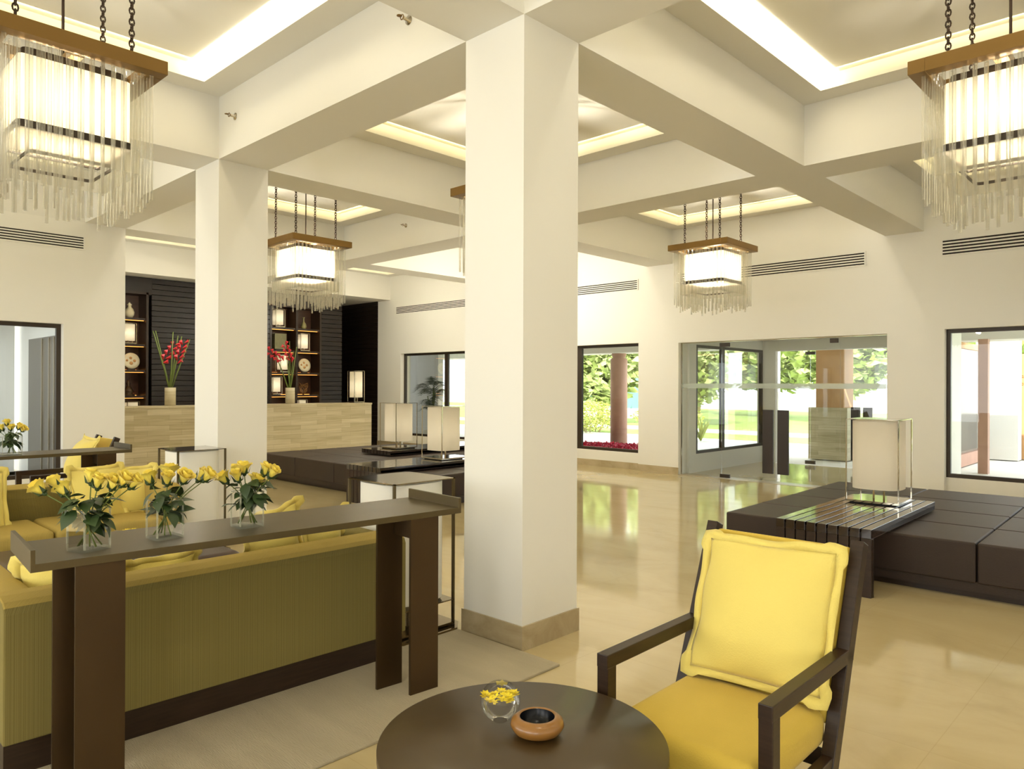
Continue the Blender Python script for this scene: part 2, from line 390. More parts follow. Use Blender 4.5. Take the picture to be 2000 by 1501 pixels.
# dark boarded wall behind reception
PX = -16.25
def boards(name, x0, x1, y0, y1, z0, z1, axis):
    k = MB(); n = int(round((z1-z0)/.115)); h = (z1-z0)/n
    for i in range(n):
        za, zb_ = z0+i*h, z0+(i+1)*h-.008
        k.box(x0, x1, y0, y1, za, zb_)
    if axis == 'x': k.box(x0-.02, x0, y0, y1, z0, z1)
    else: k.box(x0, x1, y1, y1+.02, z0, z1)
    return struct(k.build(name, M['wood2'], bevel=.004))
LN = (5.02, 5.93); RN = (8.62, 10.02)
boards('wall_back_left', PX-.06, PX, 3.775, LN[0], 0, ZB, 'x')
boards('wall_back_middle', PX-.06, PX, LN[1], RN[0], 0, ZB, 'x')
boards('wall_back_right', PX-.06, PX, RN[1], 10.62, 0, ZB, 'x')
boards('wall_back_side', -19.7, -16.23, YW, YW+.03, 0, ZB+.02, 'y')
struct(boxob('wall_back', (-20.2, -19.7, 3.775, 12.25, 0, ZC), M['wood2']))
struct(boxob('trim_5', (-19.7, -16.2, 3.775, 11.73, ZB+.01, ZB+.09), M['ceil']))
k = MB(); k.box(PX-.1, PX-.06, 3.775, LN[0], 0, ZB); k.box(PX-.1, PX-.06, LN[1], RN[0], 0, ZB); k.box(PX-.1, PX-.06, RN[1], 10.62, 0, ZB)
for a, b in (LN, RN): k.box(PX-.06, PX, a, b, 3.55, ZB)
struct(k.build('trim_6', M['wood2']))

# windows in the north and left walls
def window(n, x0, x1, z0, z1, mull, y, axis='x'):
    e = empty('window_%d' % n, (0, 0, 0)); struct(e)
    k = MB(); f = .055; d = .06
    def bb(a, b, z0_, z1_):
        if axis == 'x': k.box(a, b, y, y+d, z0_, z1_)
        else: k.box(y-d, y, a, b, z0_, z1_)
    bb(x0, x1, z1-f, z1); bb(x0, x1, z0, z0+f); bb(x0, x0+f, z0+f, z1-f); bb(x1-f, x1, z0+f, z1-f)
    for m_ in mull: bb(m_-.06, m_+.06, z0+f, z1-f)
    k.build('window_frame', M['frame'], e)
    k = MB()
    if axis == 'x': k.box(x0+f, x1-f, y+.028, y+.034, z0+f, z1-f)
    else: k.box(y-.034, y-.028, x0+f, x1-f, z0+f, z1-f)
    k.build('pane', M['glass'], e)
    return e
for n, (a, b, c) in enumerate(wins): window(n+1, a, b, WB_, WT, [c], YW+.11)
window(4, lw0, lw1, .34, WT, [1.0], XW-.11, 'y')

# air vents
def vent(x0, x1, z0, z1, axis, pos, label):
    e = empty('air_vent', (0, 0, 0), 0, label, 'air vent', None)
    n = 5; h = (z1-z0)
    k = MB()
    if axis == 'x': k.box(x0, x1, pos-.004, pos-.001, z0, z1)
    else: k.box(pos+.001, pos+.004, x0, x1, z0, z1)
    k.build('dark_backing', M['ventdark'], e)
    k = MB(); s = h/(n+.0)
    for i in range(n+1):
        za = z0 + i*s - s*.24; zb_ = za + s*.48
        if i == 0: za = z0 - .012
        if i == n: zb_ = z1 + .012
        if axis == 'x': k.box(x0, x1, pos-.009, pos-.002, za, zb_)
        else: k.box(pos+.002, pos+.009, x0, x1, za, zb_)
    if axis == 'x':
        for a in (x0-.02, x1): k.box(a, a+.02, pos-.016, pos-.001, z0-.012, z1+.012)
    else:
        for a in (x0-.02, x1): k.box(pos+.001, pos+.016, a, a+.02, z0-.012, z1+.012)
    k.build('louvres', M['wall'], e)
    return e
vent(-15.42, -12.0, 3.47, 3.65, 'x', YW, 'long slotted air vent above the window with the palm')
vent(-11.1, -7.93, 3.45, 3.635, 'x', YW, 'slotted air vent above the garden window right of the central column')
vent(-7.0, -3.83, 3.455, 3.655, 'x', YW, 'long slotted air vent above the glass entrance doors')
vent(-2.78, .5, 3.47, 3.69, 'x', YW, 'slotted air vent above the window behind the leather ottoman, far right')
vent(-.6, 3.23, 3.477, 3.65, 'y', XW, 'slotted air vent on the left wall under the big chandelier')

# cove light strips
def cove(x0, x1, y0, y1, label):
    o = boxob('cove_light', (x0, x1, y0, y1, ZC-.012, ZC-.001), M['cove'])
    tag(o, label, 'ceiling light'); return o
cove(-7.17+RW, -3.54-RW, 3.25-RW-.15, 3.25-RW-.005, 'bright strip light in the ceiling recess at upper left, above the big left chandelier')
cove(-3.02+RW+.005, -3.02+RW+.165, 3.775+RW, 7.45-RW, 'bright strip light in the ceiling recess at upper right, beside the big right chandelier')
for i in range(1, 6):
    for j in range(0, 4):
        x0, x1, y0, y1 = xb[i][1]+RW, xb[i+1][0]-RW, yb[j][1]+RW, yb[j+1][0]-RW
        pw_ = 9 if i == 1 else (18 if (j >= 2 or i <= 2) else 6)
        light('cove_tube', 'AREA', ((x0+x1)/2, y0+.05, ZC-.02), pw_, WARM, (R(-62), 0, 0), (x1-x0)*.96, .05)
        light('cove_tube', 'AREA', (x1-.05, (y0+y1)/2, ZC-.02), pw_, WARM, (0, R(-62), 0), .05, (y1-y0)*.96)

        for (px_, py_, rx_, ry_, sx_, sy_) in (((x0+x1)/2, y1-.10, R(112), 0, (x1-x0)*.97, .03), (x0+.10, (y0+y1)/2, 0, R(112), .03, (y1-y0)*.97)):
            light('cove_tube', 'AREA', (px_, py_, ZC-.015), 2.7, (1, .84, .40), (rx_, ry_, 0), sx_, sy_)

# sprinklers
def sprinkler(loc, rz, label):
    e = empty('sprinkler', loc, rz, label, 'sprinkler', None)
    k = MB(); k.lathe([(0, 0), (.035, 0), (.035, .006), (.012, .012), (.012, .05), (0, .05)], 16)
    k.build('escutcheon', M['chrome'], e, rot=(R(90), 0, 0))
    k = MB(); k.torus((0, -.062, 0), .018, .004, 0); k.lathe([(0, 0), (.02, 0), (.02, .003), (0, .003)], 12, (0, -.085, 0)); k.build('deflector', M['brass'], e)
    return e
sprinkler((-6.82, 3.25, 4.19), 0, 'small brass sprinkler on the beam above the left column')
sprinkler((-4.14, 3.25, 4.20), 0, 'small brass sprinkler on the beam near the top, left of the central column')
sprinkler((-9.55, 7.45, 4.22), 0, 'small brass sprinkler on the far beam right of the middle chandelier')

# ------------------------------------------------------------------ chandeliers
def make_chandelier(label):
    root = empty('chandelier', (0, 0, 0), 0, label, 'chandelier')
    H = .475; zt, zf = 3.685, 3.598
    k = MB(); t = .10
    for a in (-H, H-t): k.box(a, a+t, -H, H, zf, zt)
    for a in (-H, H-t): k.box(-H+t, H-t, a, a+t, zf, zt)
    k.box(-.04, .04, -H+t, H-t, zf+.02, zt-.01); k.box(-H+t, H-t, -.035, .035, zf+.02, zt-.01)
    k.build('frame', M['brass'], root, bevel=.003)
    k = MB(); n = 26; L = (ZC-zt)/n
    for i in range(n): k.torus((0, 0, zt+L*(i+.5)), .0150, .0055, i % 2, 10, 5, 1.65)
    ch = k.build('chain', M['iron'], root, loc=(-.28, -.32, 0))
    for x, y in ((.28, -.32), (.28, .32), (-.28, .32)):
        c = ch.copy(); C.objects.link(c); c.location = (x, y, 0)
    k = MB(); k.tube([(0, 0, zt-.02), (0, 0, ZC)], .009, 8); k.build('hanging_rod', M['iron'], root)
    # inner shade, its dark bands and the frosted lower skirt
    s = .31; k = MB()
    def ring(kk, s, z0, z1, cr=.035):
        pts = []
        for cx, cy, a0 in ((s-cr, s-cr, 0), (-s+cr, s-cr, 90), (-s+cr, -s+cr, 180), (s-cr, -s+cr, 270)):
            for q in range(5): a = R(a0+q*22.5); pts.append((cx+cr*math.cos(a), cy+cr*math.sin(a)))
        A = [kk.bm.verts.new((x, y, z0)) for x, y in pts]; B = [kk.bm.verts.new((x, y, z1)) for x, y in pts]
        for i in range(len(pts)): kk.bm.faces.new((A[i], A[(i+1) % len(pts)], B[(i+1) % len(pts)], B[i]))
    ring(k, s, 3.155, 3.545); k.build('shade', M['cshade'], root)
    k = MB(); ring(k, s+.004, 3.108, 3.156); k.build('lower_band', M['frame'], root, solid=.006)
    k = MB(); ring(k, s-.03, 3.545, 3.598); k.build('upper_band', M['frame'], root, solid=.006)
    k = MB(); q_ = s-.012; k.quad((-q_, -q_, 3.12), (q_, -q_, 3.12), (q_, q_, 3.12), (-q_, q_, 3.12)); k.build('bottom_diffuser', M['cshade'], root)
    k = MB(); ring(k, s+.045, 2.955, 3.10); k.build('lower_skirt', M['skirt_film'], root)
    k = MB(); ring(k, s-.07, 2.99, 3.01); k.build('lower_rim', M['frame'], root, solid=.006)
    # glass rods in two rings
    k = MB(); k.tube([(0, 0, 0), (0, 0, -.86)], .0115, 8, True); rd = k.build('glass_rod', M['rod'], root, loc=(0, 0, 3.60))
    first = True; rnd = random.Random(3)
    for rh, n in ((.40, 14), (.352, 11)):
        for side in range(4):
            for i in range(n):
                u = -rh + (i+.0)*2*rh/n + (.5*2*rh/n if rh < .38 else 0)
                x, y = [(u, -rh), (rh, u), (-u, rh), (-rh, -u)][side]
                o = rd if first else rd.copy()
                if not first: C.objects.link(o)
                first = False
                o.location = (x, y, 3.60); 
                ln = (.80 if rh > .38 else .84) + (.0, .055, .02, .075, .035)[(i*2+side) % 5] - .02*rnd.random()
                o.scale = (1, 1, ln/.86)
    return root
GC = [(-5.355, 1.4, 'big chandelier of glass rods hanging at upper left', 42, 0),
      (-.945, 5.61, 'big chandelier of glass rods hanging at upper right', 42, 0),
      (-9.53, 5.61, 'chandelier of glass rods hanging in front of the reception shelves', 42, 0),
      (-5.355, 9.88, 'chandelier of glass rods hanging above the entrance doors', 42, 0),
      (-5.355, 5.61, 'chandelier mostly hidden behind the central column', 42, 0),
      (-9.53, 1.4, 'chandelier cut off at the left edge of the view, near the left wall', 42, 0),
      (-.945, 9.88, 'chandelier cut off at the right edge of the view, near the far windows', 42, 0)]
c0 = make_chandelier(GC[0][2])
kids0 = list(c0.children)
for i, (x, y, lab, pw, _) in enumerate(GC):
    if i == 0: o = c0
    else:
        o = c0.copy(); C.objects.link(o); o['label'] = lab
        for ch in kids0:
            d = ch.copy(); C.objects.link(d); d.parent = o
    o.location = (x, y, 0); o['group'] = 'glass rod chandeliers'
near = {(-1.0, 1.4), (-5.3, -2.8), (-1, -2.8), (3.4, 1.4), (-9.5, -2.8)}
for (x, y) in [(g[0], g[1]) for g in GC] + [(-1.0, 1.4), (-5.3, -2.8), (-1, -2.8), (3.4, 1.4), (-9.5, -2.8), (-9.53, 9.88), (-13.7, 5.6), (-13.7, 9.88)]:  # bulbs listed after the chandeliers have no fitting; added to brighten their bays
    for dy in (-.1, .1):
        light('chandelier_bulb', 'POINT', (x, y+dy*1.1, 3.33), 16 if (x, y) in near else (32 if x == -13.7 else (23 if y < 2 or x == -.945 else 68)), WARM, radius=.05)

# ------------------------------------------------------------------ entrance doors
e = empty('door_1', (0, 0, 0)); struct(e)
GY = YW+.10
k = MB(); k.box(-7.04, -6.245, GY, GY+.012, 0, 2.40); k.box(-4.22, -3.51, GY, GY+.012, 0, 2.40)
k.build('side_pane', M['glass'], e)
for a, b in ((-6.235, -5.235), (-5.225, -4.23)):
    boxob('door_leaf', (a, b, GY, GY+.012, .02, 2.36), M['glass'], e)
k = MB()
for x in (-6.24, -4.225):
    k.box(x-.03, x+.15*(1 if x < -5 else -1), GY-.012, GY+.026, 2.30, 2.37); k.box(x-.02, x+.16*(1 if x < -5 else -1), GY-.012, GY+.026, .015, .075)
k.build('patch_fitting', M['frame'], e)
for a, b in ((-5.455, -5.275), (-5.20, -5.015)):
    boxob('door_handle', (a, b, GY-.07, GY-.03, .16, 1.22), M['handle'], e, bevel=.004)
k = MB(); k.box(-7.0, -3.55, GY-.002, GY-.001, 1.575, 1.66)
fb = k.build('frosted_band', M['frost'], e)
k = MB()
for a, b in ((-7.035, -7.028), (-3.522, -3.515)): k.box(a, b, GY-.01, GY+.02, 0, 2.40)
k.box(-7.04, -3.51, GY-.01, GY+.02, 2.388, 2.40)
k.build('channel', M['chrome'], e)
struct(boxob('trim_7', (-7.04, -3.51, YW-.0, YW+.32, -.001, .004), M['skirt']))

# vestibule beyond the doors
struct(boxob('trim_8', (-7.3, -3.2, YW+.32, 15.3, 2.62, 2.9), M['outwhite']))
k = MB(); k.box(-7.12, -7.0, 12.05, 15.2, 0, .345); k.box(-7.12, -7.0, 12.05, 15.2, 2.39, 2.62); k.box(-7.12, -7.0, 12.05, 12.3, .345, 2.39); k.box(-7.12, -7.0, 15.1, 15.3, .345, 2.39)
struct(k.build('wall_vestibule_left', M['outwhite']))
window(5, 12.3, 15.1, .345, 2.39, [13.35], -7.0, 'y')
k = MB(); k.box(-3.45, -3.3, 12.05, 15.2, 0, 2.62); struct(k.build('wall_vestibule_right', M['outwhite']))
k = MB(); k.box(-7.0, -3.45, 15.1, 15.25, 2.36, 2.62); k.box(-7.0, -6.72, 15.1, 15.25, 0, 2.36)
struct(k.build('wall_vestibule_front', M['outwhite']))
e = empty('door_2', (0, 0, 0)); struct(e)
boxob('door_leaf', (-6.0, -4.98, 15.15, 15.162, .02, 2.34), M['glass'], e); boxob('door_leaf', (-4.97, -3.95, 15.15, 15.162, .02, 2.34), M['glass'], e)
k = MB(); k.box(-6.1, -5.9, 15.13, 15.18, 2.27, 2.335); k.box(-6.1, -5.9, 15.13, 15.18, .02, .09); k.build('patch_fitting', M['frame'], e)
for a, b in ((-5.17, -5.0), (-4.945, -4.775)): boxob('door_handle', (a, b, 15.06, 15.10, .16, 1.21), M['handle'], e, bevel=.004)
boxob('frosted_band', (-6.7, -3.5, 15.146, 15.148, 1.575, 1.66), M['frost'], e)

# ------------------------------------------------------------------ outside
struct(boxob('ground', (-60, 40, 12.05, 20.9, -.12, -.02), M['paving']))
tag(boxob('lawn', (-70, 40, 20.9, 60, -.12, -.01), M['lawn']), 'sunlit green lawn beyond the entrance', 'grass', None, 'stuff')
tag(boxob('driveway', (-70, 40, 23.3, 25.2, -.01, .0), M['paving']), 'pale driveway crossing the lawn', 'road')
def leafcloud(k, c, rx, ry, rz, n, size, seed=0, up=.5):
    rnd = random.Random(seed)
    for _ in range(n):
        while True:
            p = Vector((rnd.uniform(-1, 1), rnd.uniform(-1, 1), rnd.uniform(-1, 1)))
            if .35 < p.length < 1: break
        p = Vector((c[0]+p.x*rx, c[1]+p.y*ry, c[2]+p.z*rz))
        d = Vector((rnd.uniform(-1, 1), rnd.uniform(-1, 1), rnd.uniform(-.6, 1)*up)).normalized()
        s_ = d.cross(Vector((rnd.uniform(-1, 1), rnd.uniform(-1, 1), rnd.uniform(-1, 1)))).normalized()
        L = size*rnd.uniform(.6, 1.3); W = L*.28
        a, b, c_, e_ = p, p+d*L*.5+s_*W, p+d*L, p+d*L*.5-s_*W
        k.bm.faces.new([k.bm.verts.new(q) for q in (a, b, c_, e_)])
def bush(name, loc, rx, ry, h, mt, n, size, label, cat, seed, group=None):
    e = empty(name, loc, 0, label, cat, group)
    k = MB(); leafcloud(k, (0, 0, h*.55), rx, ry, h*.5, n, size, seed); k.build('foliage', mt, e)
    k = MB(); rnd = random.Random(seed)
    for i in range(10):
        a = rnd.uniform(0, 6.28); k.tube([(0.3*rx*math.cos(a), .3*ry*math.sin(a), 0), (.7*rx*math.cos(a), .7*ry*math.sin(a), h*.7)], .018, 5)
    k.build('stems', M['bark'], e); return e
bush('hedge_bush', (-15.9, 20.6, 0), 1.1, 1.0, 1.05, M['hedge'], 2600, .10, 'bushy yellow green shrub in the bed left of the pink outdoor pillar', 'shrub', 1)
bush('hedge_bush', (-13.8, 22.3, 0), 1.4, .8, .95, M['hedge'], 1800, .10, 'low trimmed shrub further back, right of the pink outdoor pillar', 'shrub', 2)
def tree(loc, h, cr, label, seed, mt=None, n=2600, size=.32):
    e = empty('garden_tree', loc, 0, label, 'tree', 'trees in the garden')
    rnd = random.Random(seed); k = MB()
    k.tube([(0, 0, 0), (.1, .05, h*.25), (-.1, 0, h*.5), (0, 0, h*.72)], [.14, .11, .09, .05], 8)
    for i in range(6):
        a = rnd.uniform(0, 6.28); k.tube([(0, 0, h*(.3+.05*i)), (cr*.5*math.cos(a), cr*.5*math.sin(a), h*(.55+.05*i))], [.06, .02], 6)
    k.build('trunk', M['bark'], e)
    k = MB(); leafcloud(k, (0, 0, h*.58), cr, cr, h*.42, int(n*1.5), size*1.15, seed); k.build('foliage', mt or M['tree'], e)
tree((-19.4, 25.8, 0), 4.6, 1.75, 'leafy garden tree with curved pale trunk left of the pink pillar', 11, size=.4)
tree((-15.7, 27.6, 0), 5.2, 1.8, 'garden tree right behind the pink outdoor pillar', 12)
tree((-24.0, 38, 0), 7.5, 3.1, 'garden tree seen in the left half of the vestibule window', 13, n=3200, size=.5)
tree((-17.4, 38.5, 0), 7.5, 3.0, 'garden tree seen in the right half of the vestibule window', 14, n=3200, size=.5)
tree((-12.0, 34, 0), 7.0, 2.35, 'bushy garden tree seen left of the brown outdoor pillar', 15, n=3600, size=.45)
tree((-7.0, 36, 0), 7.0, 2.4, 'bushy garden tree seen right of the brown outdoor pillar', 16, n=3200, size=.45)
e = empty('netted_fence', (-31, 31, -.01), 0, 'blue green netted fence on a low white wall at the back of the garden, left', 'fence')
boxob('net_panel', (4.0, 13.5, 0, .06, .5, 2.1), M['fence'], e); boxob('base_wall', (4.0, 13.5, -.05, .11, 0, .5), M['outwhite'], e)
tag(boxob('garden_wall', (-60, 20, 48, 48.3, 0, 1.3), M['outwhite']), 'low white boundary wall at the far end of the lawn', 'wall')
# pink pillar, tan pillar, portico beam
k = MB(); k.lathe([(0, 0), (.235, 0), (.235, 2.36), (.17, 2.40), (.20, 2.46), (.20, 2.56), (0, 2.56)], 20, (0, 0, 0)); k.build('outdoor_pillar', M['pink'], loc=(-12.0, 16.85, 0))
tag(bpy.data.objects['outdoor_pillar'], 'round pink sandstone pillar outside the window right of the central column', 'pillar')
struct(boxob('trim_9', (-60, 12, 16.4, 17.2, 2.52, 3.0), M['outwhite']))
struct(boxob('trim_10', (-60, -7.12, 12.05, 17.2, 3.0, 3.15), M['outwhite'])); struct(boxob('trim_11', (-3.3, 12, 12.05, 17.2, 3.0, 3.15), M['outwhite'])); struct(boxob('trim_12', (-7.3, -3.2, 15.3, 17.2, 3.0, 3.15), M['outwhite']))
e = empty('stone_pedestal', (-6.15, 16.9, 0), 0, 'tan stone pillar standing on a striped travertine base outside the doors', 'pillar')
boxob('base', (-.42, .42, -.42, .42, .0, 1.15), M['trav'], e); boxob('shaft', (-.30, .30, -.30, .30, 1.15, 2.52), M['sand'], e)
o = boxob('outdoor_column', (-8.15, -7.75, 17.3, 17.7, 0, 3.0), M['outwhite']); tag(o, 'square white column outside, left of the tan stone pillar', 'column')
o = boxob('outdoor_column', (-3.9, -3.1, 19.3, 19.7, 0, 3.2), M['outwhite']); tag(o, 'wide white column outside behind the right end of the glass doors', 'column')
# planted bed with magenta flowers
e = empty('flower_bed', (-11.3, 15.6, 0), 0, 'bed of magenta petals outside the window right of the central column', 'flower bed')
boxob('stone_edge', (-1.6, 1.9, -1.0, .95, -.01, .03), M['gap'], e)
k = MB(); leafcloud(k, (.15, 0, .05), 1.6, .9, .05, 4200, .07, 5, .3); k.build('flowers', M['redfl'], e)
# spiky plant
e = empty('spiky_plant', (-11.0, 19.6, 0), 0, 'spiky green plant seen through the vestibule window', 'plant'); k = MB(); rnd = random.Random(4)
for i in range(26):
    a = rnd.uniform(0, 6.28); L = rnd.uniform(.4, .75); t = rnd.uniform(.25, .9)
    tip = Vector((math.cos(a)*L*t, math.sin(a)*L*t, L)); s_ = Vector((-math.sin(a), math.cos(a), 0))*.025
    k.bm.faces.new([k.bm.verts.new(q) for q in (-s_, s_, tip*.5+s_*1.3, tip, tip*.5-s_*1.3)])
k.build('leaves', M['hedge'], e)
# right window scene
o = boxob('outdoor_wall', (-3.42, -2.75, 19.75, 20.0, 0, 2.36), M['sand']); tag(o, 'orange stone wall panel seen through the right window', 'wall')
k = MB()
for i in range(9):
    a = 6.283*i/9; k.torus((-3.1+.085*math.cos(a), 19.74, 1.78+.085*math.sin(a)), .022, .008, 0, 8, 5)
tag(k.build('wall_ornament', M['paint']), 'small round metal ornament on the orange outdoor wall panel', 'ornament')
o = boxob('outdoor_post', (-3.22, -3.06, 16.1, 16.26, -.02, 2.52), M['pink']); tag(o, 'slim pink post outside the right window', 'post')
e = empty('glazed_booth', (-3.3, 16.3, 0), 0, 'glazed wooden booth outside at the left of the right window', 'booth')
k = MB(); k.box(-.62, -.55, .1, 2.9, 0, 2.45); k.build('back_panel', M['shelfwood'], e)
k = MB(); k.box(-.40, -.392, .1, 2.9, .25, 2.4); k.build('glass_front', M['glass'], e)
boxob('plinth', (-.62, -.36, .1, 2.9, 0, .25), M['pink'], e)
boxob('lintel', (-.62, -.36, .1, 2.9, 2.4, 2.52), M['sand'], e)
# white pier and palm behind the left north window
struct(boxob('wall_garden', (-23.0, -17.1, 14.6, 14.8, 0, 3.0), M['outwhite']))
e = empty('potted_palm', (-15.75, 13.25, -.02), 0, 'dark feathery palm outside the left window of the far wall', 'palm')
k = MB(); k.lathe([(0, 0), (.2, 0), (.26, .4), (.23, .4), (.2, .36), (0, .36)], 20); k.build('pot', M['outwhite'], e)
k = MB(); rnd = random.Random(8)
for i in range(8): k.tube([(rnd.uniform(-.06, .06), rnd.uniform(-.06, .06), .35), (rnd.uniform(-.15, .15), rnd.uniform(-.15, .15), 1.1+.08*i)], .014, 5)
k.build('stems', M['stem'], e)
k = MB()
for i in range(26):
    a = rnd.uniform(0, 6.28); b0 = Vector((rnd.uniform(-.12, .12), rnd.uniform(-.12, .12), rnd.uniform(.9, 1.75)))
    L = rnd.uniform(.45, .75); d = Vector((math.cos(a), math.sin(a), 0)); prev = b0
    for q in range(1, 15):
        t = q/14; p = b0 + d*L*t*.75 + Vector((0, 0, L*(.95*t - .9*t*t)))
        s_ = d.cross(Vector((0, 0, 1)))
        k.tube([prev, p], .004, 3, False)
        for sg in (-1, 1):
            l = .24*(1-abs(t-.45)); w_ = (p-prev).normalized()*.010
            tip = p + s_*sg*l + d*.09 + Vector((0, 0, -.05))
            k.bm.faces.new([k.bm.verts.new(v) for v in (p-w_, p+w_, tip)])
        prev = p
k.build('fronds', M['palm'], e)
# beyond the left wall window
struct(boxob('wall_side_garden', (-16.0, -15.9, -4, 3.4, 0, 3.0), M['outwhite']))
struct(boxob('ceiling_side', (-16, XW-.3, -4, 3.5, 2.9, 3.0), M['outwhite']))
struct(boxob('ground_side', (-16, XW-.3, -4, 3.5, -.1, 0), M['paving']))
e = empty('side_door_panel', (-13.4, 3.3, 0), 0, 'grey brown sliding panel behind the window at far left', 'panel')
boxob('panel', (-1.1, 1.3, 0, .06, 0, 2.36), M['greydoor'], e)
k = MB()
for x in (-.25, .15, .42): k.box(x, x+.03, -.02, 0, .02, 2.34)
k.build('glazing_bars', M['chrome'], e)
light('side_daylight', 'AREA', (-13.6, .5, 2.8), 90, (.9, .96, 1), (0, 0, 0), 3.5, 5)

# ------------------------------------------------------------------ reception
e = empty('reception_desk', (-14.0, 6.9, 0), 0, 'long reception desk clad in beige travertine strips', 'desk')
boxob('front_panel', (-.62, 0, -3.0, 3.05, 0, 1.17), M['trav'], e); boxob('counter_top', (-.66, .012, -3.0, 3.062, 1.17, 1.205), M['trav'], e, bevel=.003)

def shelf_unit(y0, y1, cols, zs, label):
    e = empty('display_shelving', (PX, y0, 0), 0, label, 'shelves')
    D = .42; t = .05; w_ = y1-y0; top = 3.55
    k = MB(); k.box(-D-.02, -D, 0, w_, 0, top); k.build('back_panel', M['shelfwood'], e)
    for yy in cols:
        boxob('upright', (-D, .01, yy-y0-t/2, yy-y0+t/2, 0, top), M['wood'], e)
    boxob('top_rail', (-D, .01, 0, w_, top-.05, top), M['wood'], e)
    for a, b in zip(cols, cols[1:]):
        for z in zs:
            sf = boxob('shelf', (-D, -.02, a-y0+t/2, b-y0-t/2, z-.045, z), M['wood'], e)
            boxob('shelf_light', (-.10, -.07, a-y0+t/2+.02, b-y0-t/2-.02, z-.055, z-.046), M['led'], sf)
            boxob('shelf_light', (-D+.01, -D+.03, a-y0+t/2+.05, b-y0-t/2-.05, z+.001, z+.010), M['led'], sf)
    return e
ZL = [1.37, 1.91, 2.45, 3.00]
shelf_unit(LN[0], LN[1], [LN[0]+.025, LN[1]-.09], ZL, 'lit display shelves behind the left end of the reception desk')
shelf_unit(RN[0], RN[1], [RN[0]+.025, 9.33, RN[1]-.03], ZL, 'wide lit display shelves in two columns behind the right end of the reception desk')

def sup(r, n, seg=40):
    pts = []
    for i in range(seg):
        a = 2*math.pi*i/seg; c, s_ = math.cos(a), math.sin(a)
        pts.append((r*math.copysign(abs(c)**(2/n), c), r*math.copysign(abs(s_)**(2/n), s_)))
    return pts
def cage_lamp(loc, w_, h, label, rz=0, group=None, power=3, cage='chrome', big=False, power_col=WARM):
    e = empty('table_lamp' if not big else 'floor_lamp', loc, rz, label, 'lamp', group)
    t = .010 if not big else .016; a = w_/2
    z0 = .0
    k = MB(); k.box(-a, a, -a, a, .012 if not big else .02, .03 if not big else .032)
    k.build('base_plate', M['chrome'] if not big else M['darkmirror'], e)
    if big:
        k = MB(); pts = [(-a-.06, -a+.03), (-a+.03, -a-.06), (a-.03, -a-.06), (a+.06, -a+.03), (a+.06, a-.03), (a-.03, a+.06), (-a+.03, a+.06), (-a-.06, a-.03)]
        k.poly_prism(pts, 0, .012); k.build('foot_ring', M['darkmirror'], e)
        boxob('shelf_plate', (-a, a, -a, a, .175, .183), M['darkmirror'], e)
    else:
        boxob('foot', (-a+.03, a-.03, -a+.03, a-.03, 0, .012), M['black'], e)
    for x, y in ((-1, -1), (1, -1), (1, 1), (-1, 1)):
        xx, yy = x*(a-t/2), y*(a-t/2)
        boxob('post', (xx-t/2, xx+t/2, yy-t/2, yy+t/2, .03 if not big else .012, h), M['chrome'] if cage == 'chrome' else M['bronze'], e)
    k = MB(); k.box(-a, a, -a, a, h-.006, h); k.build('top_plate', M['chrome'] if not big else M['darkmirror'], e)
    k = MB(); pts = sup(a*.93, 3.0 if not big else 3.4); zb, zt_ = (.13*h/.77 if not big else .20), h-.02
    A = [k.bm.verts.new((x, y, zb)) for x, y in pts]; B = [k.bm.verts.new((x, y, zt_)) for x, y in pts]
    for i in range(len(pts)):
        f = k.bm.faces.new((A[i], A[(i+1) % len(pts)], B[(i+1) % len(pts)], B[i])); f.smooth = True
    k.build('lamp_shade', M['shade'] if not big else M['bigshade'], e)
    if not big:
        k = MB()
        for x, y in ((-.045, 0), (.045, .0)): k.tube([(x*w_/.46, y, .03), (x*w_/.46, y, zb+.06)], .009*w_/.46, 8)
        k.build('stem', M['chrome'], e)
    if power:
        light('lamp_bulb', 'POINT', (loc[0], loc[1], loc[2]+h*.52), power, power_col, radius=.05)
    return e
# lamps
cage_lamp((-14.3, 9.73, 1.205), .28, .735, 'slim shaded lamp standing on the right end of the reception desk', power=.8)
# objects on shelves
def lamp_s(y, z, lab, w_=.25, h=.44, p=1.0): return cage_lamp((PX-.19, y, z), w_, h, lab, power=p, cage='chrome', group='small lamps on the display shelves')
lamp_s(5.53, ZL[2], 'small glowing lamp on the left display shelves')
lamp_s(5.60, ZL[0]-.54, 'small lamp low on the left display shelves, just above the desk top', h=.42)
lamp_s(8.93, ZL[3], 'small glowing lamp at the top of the right shelves, left column')
lamp_s(9.60, ZL[2], 'small glowing lamp on the right shelves, right column')
lamp_s(9.06, ZL[1], 'small lamp behind the red flowers on the right shelves')
lamp_s(8.86, ZL[0], 'small lamp left of the right flower vase on the right shelves')
lamp_s(9.55, ZL[0]-.54, 'small lamp low in the right column, just above the desk top', h=.42)
def plate(y, z, lab):
    e = empty('decorative_plate', (PX-.15, y, z), 0, lab, 'plate', 'plates on the display shelves')
    k = MB(); k.lathe([(0, 0), (.11, .0), (.165, .02), (.168, .027), (.11, .012), (0, .012)], 32); o = k.build('plate', M['ceramic'], e, loc=(0, 0, .19), rot=(0, R(80), 0))
    k = MB()
    for a, r, s_ in ((0, .05, .035), (1.6, .07, .03), (3.2, .06, .028), (4.6, .08, .024)): k.lathe([(0, 0), (s_, 0), (s_, .002), (0, .002)], 14, (r*math.cos(a), r*math.sin(a), .0125))
    k.build('painted_motif', M['paint'], e, loc=(0, 0, .19), rot=(0, R(80), 0))
    boxob('stand', (-.03, .05, -.07, .07, 0, .03), M['wood'], e)
